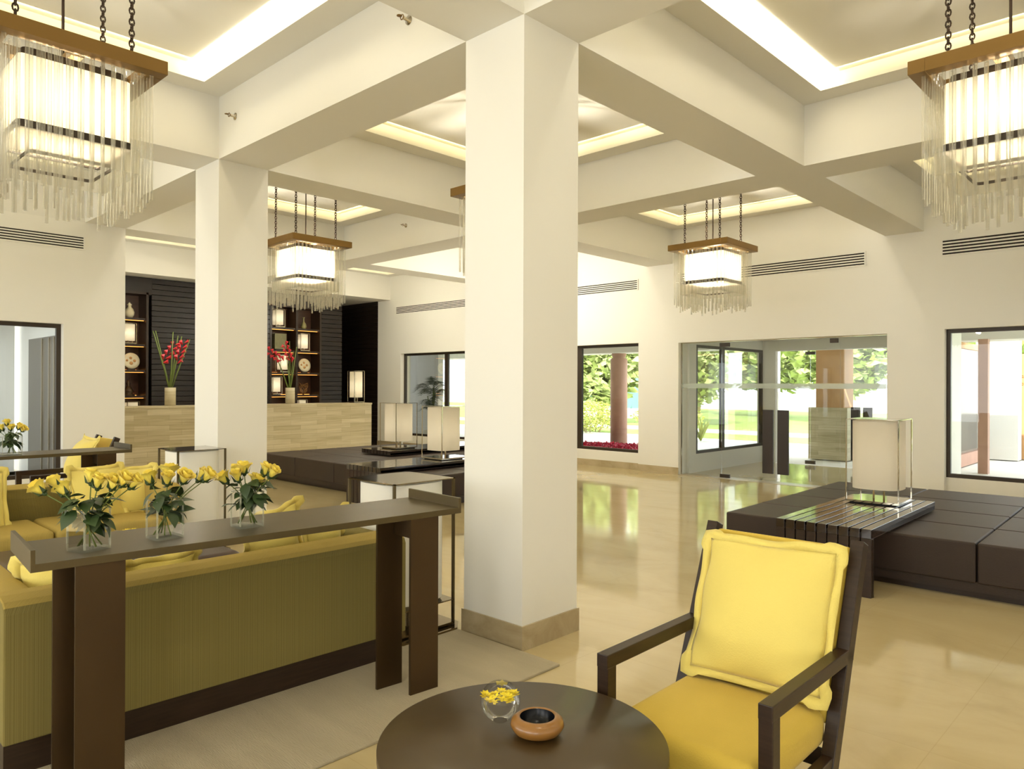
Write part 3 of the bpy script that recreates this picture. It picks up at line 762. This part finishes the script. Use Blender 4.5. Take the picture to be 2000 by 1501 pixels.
plate(5.57, ZL[1], 'round painted plate on the left display shelves'); plate(9.62, ZL[1], 'round painted plate on the right display shelves')
e = empty('ceramic_jar', (PX-.18, 5.55, ZL[3]), 0, 'pale round bellied jar on the top left shelf', 'jar')
k = MB(); k.lathe([(0, 0), (.05, 0), (.085, .06), (.095, .12), (.07, .19), (.035, .23), (.035, .26), (.05, .28), (.03, .28), (0, .27)], 24); k.build('body', M['ceramic'], e)
k = MB(); k.lathe([(0, .28), (.045, .285), (.02, .31), (.012, .33), (0, .335)], 16); k.build('lid', M['ceramic'], e)
e = empty('bottle_vase', (PX-.18, 9.62, ZL[3]), 0, 'slender bottle vase on the top shelf of the right column', 'vase')
k = MB(); k.lathe([(0, 0), (.05, 0), (.075, .07), (.06, .13), (.022, .19), (.018, .27), (.035, .30), (.02, .30), (0, .29)], 24); k.build('body', M['olive_cer'], e)
e = empty('figurine', (PX-.18, 5.53, ZL[0]), 0, 'small dark seated figurine on a base on the left shelves', 'figurine')
k = MB(); k.lathe([(0, 0), (.13, 0), (.12, .03), (.07, .05), (.11, .09), (.075, .15), (.05, .19), (.025, .21), (.045, .25), (.03, .29), (.01, .33), (0, .34)], 20); k.build('body', M['bronze_leg'], e)
e = empty('antler_sculpture', (PX-.18, 9.62, ZL[0]), 0, 'brown twig like sculpture on the right shelves', 'sculpture')
k = MB(); rnd = random.Random(6)
for i in range(9):
    a = rnd.uniform(0, 6.28); k.tube([(0, 0, 0), (.05*math.cos(a), .09*math.sin(a), .1), (.02*math.cos(a), .14*math.sin(a+1), .2), (0, .13*math.cos(a*2), rnd.uniform(.2, .32))], [.014, .012, .009, .005], 6)
k.build('branches', M['bowlwood'], e)
e = empty('woven_box', (PX-.18, 8.93, ZL[2]), 0, 'grey green ribbed square vase on the right shelves', 'vase')
boxob('body', (-.13, .13, -.15, .15, .03, .40), mat('grey green ribbed', (122, 118, 82), .6, vary=.3, vscale=30, stretch=(1, 8, .3)), e); boxob('foot', (-.09, .09, -.1, .1, 0, .03), M['wood'], e)
# heliconias on the desk
def heliconia(loc, tips, flowers, lab):
    e = empty('flower_vase', loc, 0, lab, 'flower vase', None)
    k = MB(); k.lathe([(0, 0), (.098, 0), (.098, .345), (.086, .345), (.086, .05), (0, .05)], 28); k.build('vase', M['trav'], e)
    for i, (ty, tz) in enumerate(tips):
        s_ = random.Random(i).uniform(-.05, .05); b0 = (.0, .04*(1 if ty < 0 else -1), .10)
        k = MB(); k.tube([b0, (s_*.5, ty*.35, .1+(tz-.1)*.45), (s_, ty, tz)], [.016, .014, .008], 7); k.build('stalk', M['stem'], e)
    for (y0, z0, y1, z1) in flowers:
        k = MB(); n = 9; rnd = random.Random(int(abs(y0)*100))
        for i in range(n):
            t = i/(n-1); cy, cz = y0+(y1-y0)*t, z0+(z1-z0)*t; r_ = .05*(1-.45*t)
            dv = Vector((0, y1-y0, z1-z0)).normalized(); nv = Vector((0, -dv.z, dv.y))*(1 if i % 2 else -1)
            p = Vector((.0, cy, cz)); q = p + dv*.14*(1-.3*t) + nv*.05
            w_ = Vector((.04, 0, 0)); mid = (p+q)/2 + nv*.02
            vs = [k.bm.verts.new(v) for v in (p, mid+w_, q, mid-w_, mid+nv*.06)]
            for f in ((0, 1, 4), (1, 2, 4), (2, 3, 4), (3, 0, 4), (0, 3, 2, 1)): k.bm.faces.new([vs[a] for a in f])
        k.build('bloom', M['red'], e)
heliconia((-14.3, 5.56, 1.205), [(-.33, 1.40), (-.26, 1.41), (.03, 1.40), (.15, 1.34), (.22, 1.33), (.36, 1.28)], [(-.16, .80, .08, 1.16), (.12, .80, .25, 1.20)], 'tall cylindrical vase of red heliconias on the left part of the reception desk')
heliconia((-14.3, 8.06, 1.205), [(-.10, 1.0), (.0, 1.34), (.12, 1.22), (-.34, 1.08), (.09, 1.12)], [(-.15, .90, -.48, 1.10), (.03, .88, -.12, 1.24)], 'tall cylindrical vase of red heliconias on the right part of the reception desk')

# ------------------------------------------------------------------ ottomans, slatted tables, lamps
def padded(k, x0, x1, y0, y1, z0, z1, g=.006):
    k.box(x0+g, x1-g, y0+g, y1-g, z0, z1)
def ottoman(loc, rz, xs, ys, label):
    e = empty('leather_ottoman', loc, rz, label, 'ottoman', None)
    X0, X1, Ya, Yb = xs[0], xs[-1], ys[0], ys[-1]
    boxob('plinth', (X0+.10, X1-.10, Ya+.08, Yb-.08, 0, .10), M['wood'], e)
    boxob('base_frame', (X0+.02, X1-.02, Ya+.02, Yb-.02, .055, .13), M['leather'], e)
    for a, b in zip(xs, xs[1:]):
        for c, d in zip(ys, ys[1:]):
            k = MB(); n = 8
            k.box(a+.004, b-.004, c+.004, d-.004, .12, .428)
            k.build('cushion', M['leather'], e, bevel=.014)
    return e
ottoman((-3.31, 6.36, 0), R(1.5), [0, 1.0, 2.02, 3.03, 4.04], [0, .77, 1.54, 2.31, 3.08], 'large dark leather ottoman platform on the right, behind the armchair')
ottoman((-11.95, 6.17, 0), 0, [0, 1.15, 2.3, 3.45, 4.6], [0, .75, 1.5, 2.25, 3.0], 'large dark leather ottoman platform in front of the reception desk')
def slat_table(loc, rz, w_, L, label, panel=True, flip=False):
    e = empty('slatted_table', loc, rz, label, 'table', None)
    n = 9; p = w_/n; zt = .52
    boxob('subframe', (.01, w_-.01, .02, L-.01, zt-.075, zt-.035), M['wood'], e)
    for i in range(n):
        k = MB(); k.box(i*p+.004, (i+1)*p-.010, 0, L, zt-.07, zt)
        k.build('slat', M['slat'], e, bevel=.002)
    if panel:
        ya, yb_ = (0, .06) if not flip else (L-.06, L)
        for i in range(n):
            k = MB(); k.box(i*p+.002, (i+1)*p-.008, ya, yb_, 0, zt-.071); k.build('leg_slat', M['wood'], e, bevel=.002)
        boxob('leg_backing', (.004, w_-.004, (.03 if not flip else L-.05), (.05 if not flip else L-.03), 0, zt-.08), M['wood'], e)
    return e
slat_table((-2.615, 5.885, 0), R(1), .75, 1.90, 'dark slatted table bridging the right leather ottoman')
slat_table((-8.66, 5.74, 0), 0, .78, 2.0, 'dark slatted table bridging the near side of the left leather ottoman')
slat_table((-10.6, 7.33, 0), 0, .80, 2.35, 'dark slatted table on the far side of the left leather ottoman', True, True)
cage_lamp((-2.29, 7.42, .52), .46, .785, 'cream shaded lamp in a nickel cage on the right slatted table', rz=R(2), power=.35)
cage_lamp((-8.27, 7.17, .52), .46, .785, 'cream shaded caged lamp nearest the central column, on the left ottoman', power=.9)
cage_lamp((-10.22, 7.83, .52), .46, .785, 'cream shaded caged lamp beside the end of the reception desk', power=.9)
# floor lamps
cage_lamp((-3.875, 2.995, .014), .50, .98, 'large caged floor lamp with white shade beside the central column', big=True, power=0, cage='bronze')
cage_lamp((-7.08, 2.96, .014), .46, .98, 'large caged floor lamp with white shade in front of the left column', big=True, power=0, cage='bronze')

# ------------------------------------------------------------------ rug
o = boxob('area_rug', (-8.6, -2.70, -.6, 3.225, 0.0, .014), M['rug'], bevel=.004)
tag(o, 'beige woven rug under the seating group', 'rug')

# ------------------------------------------------------------------ consoles
def console(loc, rz, L, label):
    # local: x across (0 = rear, .49 = front), y along
    e = empty('console_table', loc, rz, label, 'console table', None)
    W = .49; zt = .93
    k = MB()
    prof = [(0, .90), (L, .90), (L, .982), (L-.016, .982), (L-.016, zt), (.016, zt), (.016, .982), (0, .982)]
    A = [k.bm.verts.new((0, y, z)) for y, z in prof]; B = [k.bm.verts.new((W, y, z)) for y, z in prof]
    k.bm.faces.new(A); k.bm.faces.new(B[::-1])
    for i in range(8): k.bm.faces.new((A[i], A[(i+1) % 8], B[(i+1) % 8], B[i]))
    k.build('table_top', M['bronze'], e, bevel=.0015)
    for ya, yb2 in ((.10, .145), (L-.41, L-.318)):
        boxob('leg', (.295, .311, ya, ya+.152, 0, .90), M['bronze_leg'], e)
        boxob('leg', (W-.022, W-.006, yb2, yb2+.172, 0, .90), M['bronze_leg'], e)
        boxob('cross_rail', (.312, W-.023, ya+.10, ya+.116, .80, .90), M['bronze_leg'], e)
    return e
console((-3.592, .757, .014), R(-4.9), 1.965, 'long bronze console table behind the near sofa, holding three rose vases')
console((-8.42, .35, .014), 0, 2.36, 'bronze console table in the background behind the far sofa')

# ------------------------------------------------------------------ sofas
def sofa(loc, rz, label):
    # local: back along y at x=0, seat towards -x
    e = empty('sofa', loc, rz, label, 'sofa', None)
    L = 2.0; D = .95
    def soft(x0, x1, y0, y1, z0, z1, nm, mt, bv=.04):
        k = MB(); k.box(x0, x1, y0, y1, z0, z1); o = k.build(nm, mt, e)
        d = o.modifiers.new('b', 'BEVEL'); d.width = bv; d.segments = 4
        for p in o.data.polygons: p.use_smooth = True
        return o
    # back: straight outer face, top rolling inwards
    k = MB(); prof = [(0, .13), (0, .655), (-.012, .682), (-.04, .70), (-.11, .712), (-.20, .708), (-.245, .685), (-.24, .60), (-.20, .40), (-.20, .13)]
    n = len(prof); rings = []
    for y in (0, L): rings.append([k.bm.verts.new((x, y, z)) for x, z in prof])
    for i in range(n):
        f = k.bm.faces.new((rings[0][i], rings[0][(i+1) % n], rings[1][(i+1) % n], rings[1][i])); f.material_index = 1 if 2 <= i <= 5 else 0
    k.bm.faces.new(rings[0]); k.bm.faces.new(rings[1][::-1])
    k.build('back', M['sofa'], e, extra=[M['sofa_top']], bevel=.008)
    soft(-D, -.02, 0, .16, .13, .705, 'arm', M['sofa_top'], .05)
    soft(-D, -.18, L-.16, L, .13, .69, 'arm', M['sofa'], .04)
    soft(-D+.02, -.2, .16, L-.16, .13, .27, 'seat_base', M['sofa'], .02)
    for a, b in ((.165, L/2-.004), (L/2+.004, L-.165)):
        soft(-D-.01, -.21, a, b, .27, .42, 'seat_cushion', M['sofa_top'], .045)
    boxob('plinth', (-D+.05, -.012, .004, L-.12, 0, .13), M['wood'], e)
    return e
sofa((-3.50, .715, .014), R(-1.0), 'olive corded sofa seen from behind, in front of the bronze console')
sofa((-7.66, 2.72, .014), R(180), 'olive corded sofa facing the camera across the leather pouf')

# ------------------------------------------------------------------ cushions
def cushion_mesh(w_, h, t, fl=.035, n=26, seed=1, wav=.012, pk=.05):
    rnd = random.Random(seed); ph = [rnd.uniform(0, 6.28) for _ in range(6)]
    k = MB(); N = n
    def pt(i, j, side):
        u, v = 2*i/N-1, 2*j/N-1
        fu = 1-abs(u)**2.6; fv = 1-abs(v)**2.6
        th = t*.5*(max(0, fu)**1.0)*(max(0, fv)**1.0)*1.15
        m_ = max(abs(u), abs(v))
        pin = 1-pk*(1-abs(v)**2)*(abs(u)**4); pin2 = 1-pk*(1-abs(u)**2)*(abs(v)**4)
        wob = wav*(m_**6)*(math.sin(5*u+ph[0])+math.sin(7*v+ph[1])) + .004*math.sin(9*u*v+ph[2])*(1-m_)
        return Vector((u*w_/2*pin, side*th+wob, v*h/2*pin2))
    rows = {}
    for side in (1, -1):
        g = [[k.bm.verts.new(pt(i, j, side)) for j in range(N+1)] for i in range(N+1)]; rows[side] = g
        for i in range(N):
            for j in range(N):
                f = k.bm.faces.new((g[i][j], g[i+1][j], g[i+1][j+1], g[i][j+1])) if side < 0 else k.bm.faces.new((g[i][j+1], g[i+1][j+1], g[i+1][j], g[i][j]))
                f.smooth = True
    bmesh.ops.remove_doubles(k.bm, verts=k.bm.verts, dist=.0004)
    # flange
    F = MB(); ring_i, ring_o = [], []
    per = [(i, 0) for i in range(N)] + [(N, j) for j in range(N)] + [(N-i, N) for i in range(N)] + [(0, N-j) for j in range(N)]
    for q, (i, j) in enumerate(per):
        p = pt(i, j, 0.0); u, v = 2*i/N-1, 2*j/N-1
        d = Vector((u if abs(u) > .999 else u*.15, 0, v if abs(v) > .999 else v*.15)).normalized()
        c = 1.5 if abs(u*v) > .8 else 1
        o_ = p + d*fl*c + Vector((0, wav*1.1*math.sin(q*.55+ph[3])+wav*.7*math.sin(q*.23+ph[4]), 0))
        ring_i.append(F.bm.verts.new(p - d*.006)); ring_o.append(F.bm.verts.new(o_))
    L_ = len(per)
    for q in range(L_):
        f = F.bm.faces.new((ring_i[q], ring_i[(q+1) % L_], ring_o[(q+1) % L_], ring_o[q])); f.smooth = True
    return k, F
def cushion(loc, rot, w_, h, t, label, seed=1, fl=.03, mt='yellow', wav=.011, pk=.08):
    e = empty('cushion', loc, 0, label, 'cushion', None); e.rotation_euler = rot
    k, F = cushion_mesh(w_, h, t, fl, seed=seed, wav=wav, pk=pk)
    k.build('filling_cover', M[mt], e); F.build('flange', M[mt], e, solid=.004)
    return e

# ------------------------------------------------------------------ armchairs
def armchair(loc, rz, label):
    # local: x across 0..W, y depth 0 (front) .. , faces -y
    e = empty('armchair', loc, rz, label, 'armchair', 'dark wood armchairs')
    W = .665; s = .048
    def bar(nm, p, q, a, b, mt='wood'):
        p, q = Vector(p), Vector(q); d = (q-p); L = d.length
        k = MB(); k.box(-a/2, a/2, -b/2, b/2, 0, L)
        o = k.build(nm, M[mt], e, bevel=.003); o.location = p
        # keep local x along world x: rotate about x only
        o.rotation_euler = (math.atan2(-d.y, d.z), 0, 0); return o
    for x in (s/2, W-s/2):
        bar('front_leg', (x, .03, 0), (x, .03, .575), s, .055)
        k = MB(); k.box(x-s/2, x+s/2, 0, .72, .572, .622); k.build('armrest', M['wood'], e, bevel=.003)
        bar('back_post', (x, .44, 0), (x, .86, .99), s, .062)
        k = MB(); k.box(x-s/2+.004, x+s/2-.004, .05, .55, .22, .275); k.build('side_rail', M['wood'], e, bevel=.003)
    boxob('front_rail', (s, W-s, .03, .06, .22, .28), M['wood'], e); 
    boxob('back_rail', (s, W-s, .53, .56, .22, .28), M['wood'], e)
    # seat cushion, softly rounded
    k = MB(); k.box(s+.004, W-s-.004, -.02, .60, .275, .415); o = k.build('seat_cushion', M['yellow2'], e)
    d = o.modifiers.new('b', 'BEVEL'); d.width = .045; d.segments = 5
    for p in o.data.polygons: p.use_smooth = True
    # upholstered back panel between the posts
    k = MB(); k.box(s+.001, W-s-.001, -.03, .025, 0, .66); o = k.build('back_panel', M['yellow2'], e, bevel=.012)
    o.location = (0, .60, .355); o.rotation_euler = (math.atan2(-.42, .99), 0, 0)
    return e
CH = (-1.637, 2.165)
armchair((CH[0], CH[1], 0), R(.6), 'yellow cushioned dark wood armchair standing beside the round table')
# its loose cushion
cushion((CH[0]+.325, CH[1]+.655, .70), (math.atan2(-.40, .99)-.03, R(-1.5), R(1.0)), .54, .545, .17, 'yellow flanged cushion leaning on the back of the armchair in the foreground', 3, .026, pk=.03)
armchair((-9.78, 2.10, 0), 0, 'dark wood armchair in the background between the far console and the left wall')
cushion((-9.78+.33, 2.07+.60, .72), (math.atan2(-.40, .99), 0, 0), .56, .56, .22, 'yellow cushion on the armchair in the background', 4)
# cushions on the far sofa
cushion((-7.19, 2.17, .63), (R(-14), 0, R(90+8)), .44, .46, .16, 'left of the two big yellow cushions at the right end of the far sofa', 5)
cushion((-7.25, 2.47, .62), (R(-14), 0, R(90-6)), .40, .42, .15, 'right of the two big yellow cushions at the end of the far sofa', 6)
cushion((-7.25, 1.28, .65), (R(-12), 0, R(90)), .42, .46, .15, 'yellow cushion at the left edge of the view on the far sofa', 7)
# cushions on the near sofa
cushion((-3.86, 1.02, .60), (R(16), R(4), R(52)), .36, .36, .14, 'yellow cushion in the left corner of the near sofa, under the end of the console', 8)
cushion((-3.90, 1.46, .56), (R(14), 0, R(92)), .36, .32, .13, 'yellow cushion on the near sofa showing under the console left of centre', 9)
cushion((-3.88, 2.09, .70), (R(14), R(-14), R(88)), .34, .40, .13, 'yellow cushion on the near sofa whose corner rises above the console', 10)
cushion((-3.88, 2.41, .66), (R(16), R(-8), R(92)), .26, .38, .13, 'yellow cushion at the right end of the near sofa', 12)

# ------------------------------------------------------------------ leather pouf table with petals bowl
e = empty('leather_pouf_table', (-5.65, 1.82, .014), 0, 'low brown leather coffee table between the two sofas', 'coffee table')
k = MB(); k.box(-.62, .62, -.68, .66, .12, .40); o = k.build('leather_top', M['leather2'], e)
d = o.modifiers.new('b', 'BEVEL'); d.width = .06; d.segments = 5
for p in o.data.polygons: p.use_smooth = True
boxob('plinth', (-.5, .5, -.55, .55, 0, .12), M['wood'], e)
def petals(k, c, r, n, seed, size=.02, hh=.01):
    rnd = random.Random(seed)
    for _ in range(n):
        a = rnd.uniform(0, 6.28); q = r*math.sqrt(rnd.random()); p = Vector((c[0]+q*math.cos(a), c[1]+q*math.sin(a), c[2]+rnd.uniform(0, hh)))
        for m_ in range(7):
            b = m_*.9+a; d = Vector((math.cos(b), math.sin(b), rnd.uniform(.0, .5)))*size; s_ = Vector((-math.sin(b), math.cos(b), 0))*size*.3
            k.bm.faces.new([k.bm.verts.new(v) for v in (p, p+d*.6+s_, p+d, p+d*.6-s_)])
def bowl_of_petals(loc, r, h, lab, n, seed, sph=False):
    e = empty('glass_bowl', loc, 0, lab, 'bowl', None)
    k = MB()
    if sph:
        prof = [(0, 0), (.35*r, .0)] + [(r*math.sin(R(a)), r*.98-r*math.cos(R(a))) for a in range(32, 146, 8)]
    else:
        prof = [(0, 0), (r*.9, 0), (r, .01), (r, h)]
    k.lathe(prof, 40); k.build('bowl', M['vase_glass'], e, smooth=True)
    wl = r*1.12 if sph else h*.75; wr = (math.sqrt(max(0, r*r-(wl-r*.98)**2)) if sph else r)*.97
    k = MB(); k.lathe([(0, wl), (wr, wl)], 32); k.build('water', M['water'], e)
    k = MB(); petals(k, (0, 0, wl+.002), wr*.84, n, seed, r*.27 if sph else .022, r*.12); k.build('flowers', M['petal'], e)
bowl_of_petals((-5.98, 2.03, .414), .12, .07, 'wide glass dish of yellow petals on the leather coffee table', 70, 2)

# ------------------------------------------------------------------ round table and its objects
e = empty('round_table', (-1.555, 1.677, 0), 0, 'round dark brown table at the bottom centre of the view', 'table')
k = MB(); k.lathe([(0, .47), (.445, .47), (.4483, .474), (.4483, .497), (.446, .5), (0, .5)], 96); k.build('table_top', M['tabletop'], e)
k = MB(); k.lathe([(0, .02), (.43, .02), (.43, .47), (0, .47)], 96); k.build('drum_base', M['tabletop'], e)
bowl_of_petals((-1.697, 1.722, .5), .066, .1, 'spherical glass bowl with yellow floating flowers on the round table', 26, 5, True)
e = empty('wooden_ashtray', (-1.548, 1.738, .5), 0, 'turned orange wood bowl with black inside on the round table', 'bowl')
k = MB(); k.lathe([(0, 0), (.05, 0), (.075, .012), (.0855, .03), (.082, .044), (.066, .056), (.058, .058), (.055, .054)], 48); k.build('rim', M['bowlwood'], e, smooth=True)
k = MB(); k.lathe([(.0552, .055), (.05, .03), (.035, .014), (0, .012)], 48); k.build('lining', M['black'], e, smooth=True)

# ------------------------------------------------------------------ rose vases
def rose_mesh(seed, openness=1.0):
    rnd = random.Random(seed); k = MB()
    def petal(r0_, r1, h0, h1, a0, aw, curl):
        n, m_ = 5, 5; g = []
        for i in range(n+1):
            row = []
            for j in range(m_+1):
                t = j/m_; a = a0 + aw*(i/n-.5)*(.55+.45*math.sin(math.pi*min(1, t*.75+.2)))
                r_ = r0_ + (r1-r0_)*t**.7 + curl*max(0, t-.7)*1.2
                z = h0+(h1-h0)*t - .004*abs(i/n-.5)*2*t - curl*.8*max(0, t-.8)
                row.append(k.bm.verts.new((r_*math.cos(a), r_*math.sin(a), z)))
            g.append(row)
        for i in range(n):
            for j in range(m_):
                f = k.bm.faces.new((g[i][j], g[i+1][j], g[i+1][j+1], g[i][j+1])); f.smooth = True
    for L_, (cnt, r1, h1, curl) in enumerate(((3, .007, .044, 0), (4, .013, .046, .004), (5, .020*openness, .045, .012), (5, .026*openness, .040, .02*openness))):
        for q in range(cnt):
            petal(.004, r1, .002, h1*rnd.uniform(.93, 1.05), 6.283*q/cnt+L_*.5+rnd.uniform(-.1, .1), 6.283/cnt*1.5, curl)
    return k
rk = [rose_mesh(1, .85).build('rose_bloom', M['rose']), rose_mesh(2, 1.05).build('rose_bloom', M['rose']), rose_mesh(3, .62).build('rose_bloom', M['rose'])]
k = MB()
for q in range(5):
    a = 6.283*q/5; d = Vector((math.cos(a), math.sin(a), 0)); s_ = Vector((-math.sin(a), math.cos(a), 0))
    k.bm.faces.new([k.bm.verts.new(v) for v in (Vector((0, 0, -.004)), d*.014+s_*.006+Vector((0, 0, .004)), d*.022+Vector((0, 0, .026)), d*.014-s_*.006+Vector((0, 0, .004)))])
k.lathe([(0, -.008), (.006, -.004), (.008, .004), (0, .008)], 8)
sep = k.build('sepal', M['leaf'])
protos = rk + [sep]
def leaf_mesh():
    k = MB(); n = 8; W_ = [0, .45, .8, 1, .98, .85, .6, .3, 0]
    g = []
    for i in range(n+1):
        t = i/n; x = t*.062; w2 = .021*W_[i]; z = -.010*t*t*2
        g.append([k.bm.verts.new((x, -w2, z+.004*(W_[i]))), k.bm.verts.new((x, 0, z)), k.bm.verts.new((x, w2, z+.004*W_[i]))])
    for i in range(n):
        for j in range(2):
            vs = []
            for v in (g[i][j], g[i+1][j], g[i+1][j+1], g[i][j+1]): vs.append(v)
            f = k.bm.faces.new(vs); f.smooth = True
    return k.build('leaf', M['leaf'])
leafp = leaf_mesh(); protos.append(leafp)
RG = Vector((.722, .691, 0)); TV = Vector((-.691, .722, 0))
def rose_vase(loc, heads, rz, label, wx=.105, wy=.115, h=.165, seed=0, nleaf=16, s=1.0):
    e = empty('rose_vase', loc, 0, label, 'flower vase', 'rose vases on the consoles')
    rot = Matrix.Rotation(rz, 4, 'Z'); t = .004; rnd = random.Random(seed)
    k = MB()
    cs = [(-wx/2, -wy/2), (wx/2, -wy/2), (wx/2, wy/2), (-wx/2, wy/2)]
    for i in range(4):
        p, q = cs[i], cs[(i+1) % 4]
        k.quad(*[rot @ Vector(v) for v in ((p[0], p[1], .004), (q[0], q[1], .004), (q[0], q[1], h), (p[0], p[1], h))])
    k.build('vase', M['vase_glass'], e)
    k = MB(); k.box(-wx/2+.001, wx/2-.001, -wy/2+.001, wy/2-.001, 0, .011, mtx=rot); k.build('thick_base', M['vase_edge'], e)
    k = MB()
    for cx_, cy_ in cs:
        sx_, sy_ = math.copysign(.006, cx_), math.copysign(.006, cy_)
        k.box(min(cx_, cx_-sx_), max(cx_, cx_-sx_), min(cy_, cy_-sy_), max(cy_, cy_-sy_), .011, h, mtx=rot)
    for a_ in ((-wx/2, wx/2, -wy/2, -wy/2+.003), (-wx/2, wx/2, wy/2-.003, wy/2), (-wx/2, -wx/2+.003, -wy/2, wy/2), (wx/2-.003, wx/2, -wy/2, wy/2)): k.box(*a_, h-.003, h, mtx=rot)
    k.build('thick_edges', M['vase_edge'], e)
    k = MB(); vs = [k.bm.verts.new(rot @ Vector(p)) for p in ((-wx/2+t, -wy/2+t, h*.60), (wx/2-t, -wy/2+t, h*.60), (wx/2-t, wy/2-t, h*.60), (-wx/2+t, wy/2-t, h*.60))]; k.bm.faces.new(vs)
    k.build('water', M['water'], e)
    for i, (dx, dz, kind) in enumerate(heads):
        dpt = rnd.uniform(-.05, .05); top = RG*dx + TV*dpt + Vector((0, 0, dz))
        mid = Vector((RG*dx*.22 + TV*dpt*.2)) + Vector((0, 0, h*.85)); fo = -RG*math.copysign(min(.04, abs(dx)*.5+.01), dx) - TV*dpt*.6 + Vector((0, 0, .015))
        d = (top-mid).normalized(); hb = top - d*.025
        k = MB(); k.tube([fo, fo.lerp(mid, .5), mid, mid.lerp(hb, .5)+Vector((0, 0, .004)), hb], [.0028, .0028, .0026, .0024, .0022], 6); st = k.build('stem', M['stem'], e)
        q = Vector((0, 0, 1)).rotation_difference((d+Vector((0, 0, .25))).normalized())
        o = rk[kind].copy(); C.objects.link(o); o.parent = st; o.location = hb; o.rotation_mode = 'QUATERNION'; o.rotation_quaternion = q; o.scale = (1.42*s,)*3
        o2 = sep.copy(); C.objects.link(o2); o2.parent = st; o2.location = hb; o2.rotation_mode = 'QUATERNION'; o2.rotation_quaternion = q; o2.scale = (1.4*s,)*3
    for i in range(nleaf):
        a = rnd.uniform(0, 6.283); rr_ = rnd.uniform(.0, .06); o = leafp.copy(); C.objects.link(o); o.parent = e
        o.location = (rr_*math.cos(a), rr_*math.sin(a), h*rnd.uniform(.62, 1.30)); o.rotation_euler = (rnd.uniform(-.5, .5), rnd.uniform(-.35, .75), a); z_ = rnd.uniform(.8, 1.45); o.scale = (z_, z_, z_)
    return e
def hd(c, pts, ppm): return [((x-c[0])/ppm, (c[1]-y)/ppm, kd) for x, y, kd in pts]
ZT = .944
rose_vase((-3.235, .945, ZT), hd((160, 1081), [(76, 966, 0), (101, 974, 0), (157, 946, 2), (185, 953, 2), (209, 957, 1), (229, 951, 0), (243, 957, 2), (88, 960, 2)], 478), R(20), 'glass vase of yellow roses at the left end of the near console', seed=1, nleaf=46)
rose_vase((-3.255, 1.245, ZT), hd((322, 1058), [(282, 948, 0), (320, 932, 1), (337, 942, 2), (370, 940, 0), (388, 941, 2), (402, 941, 0)], 455), R(4), 'glass vase of yellow roses in the middle of the near console', seed=2, nleaf=42)
rose_vase((-3.245, 1.612, ZT), hd((483, 1037), [(440, 941, 0), (462, 927, 2), (478, 921, 0), (501, 948, 1), (520, 926, 0), (541, 929, 2), (470, 935, 2)], 432), R(-2), 'glass vase of yellow roses right of the middle on the near console', seed=3, nleaf=42)
rose_vase((-8.08, 1.70, ZT), hd((23, 891), [(20, 828, 0), (12, 838, 2), (25, 838, 1), (45, 836, 2), (54, 841, 0), (0, 842, 0)], 211), 0, 'glass vase of yellow roses on the background console at far left', seed=4, nleaf=36, wx=.14, wy=.16, h=.17)
for p in protos: bpy.data.objects.remove(p, do_unlink=True)
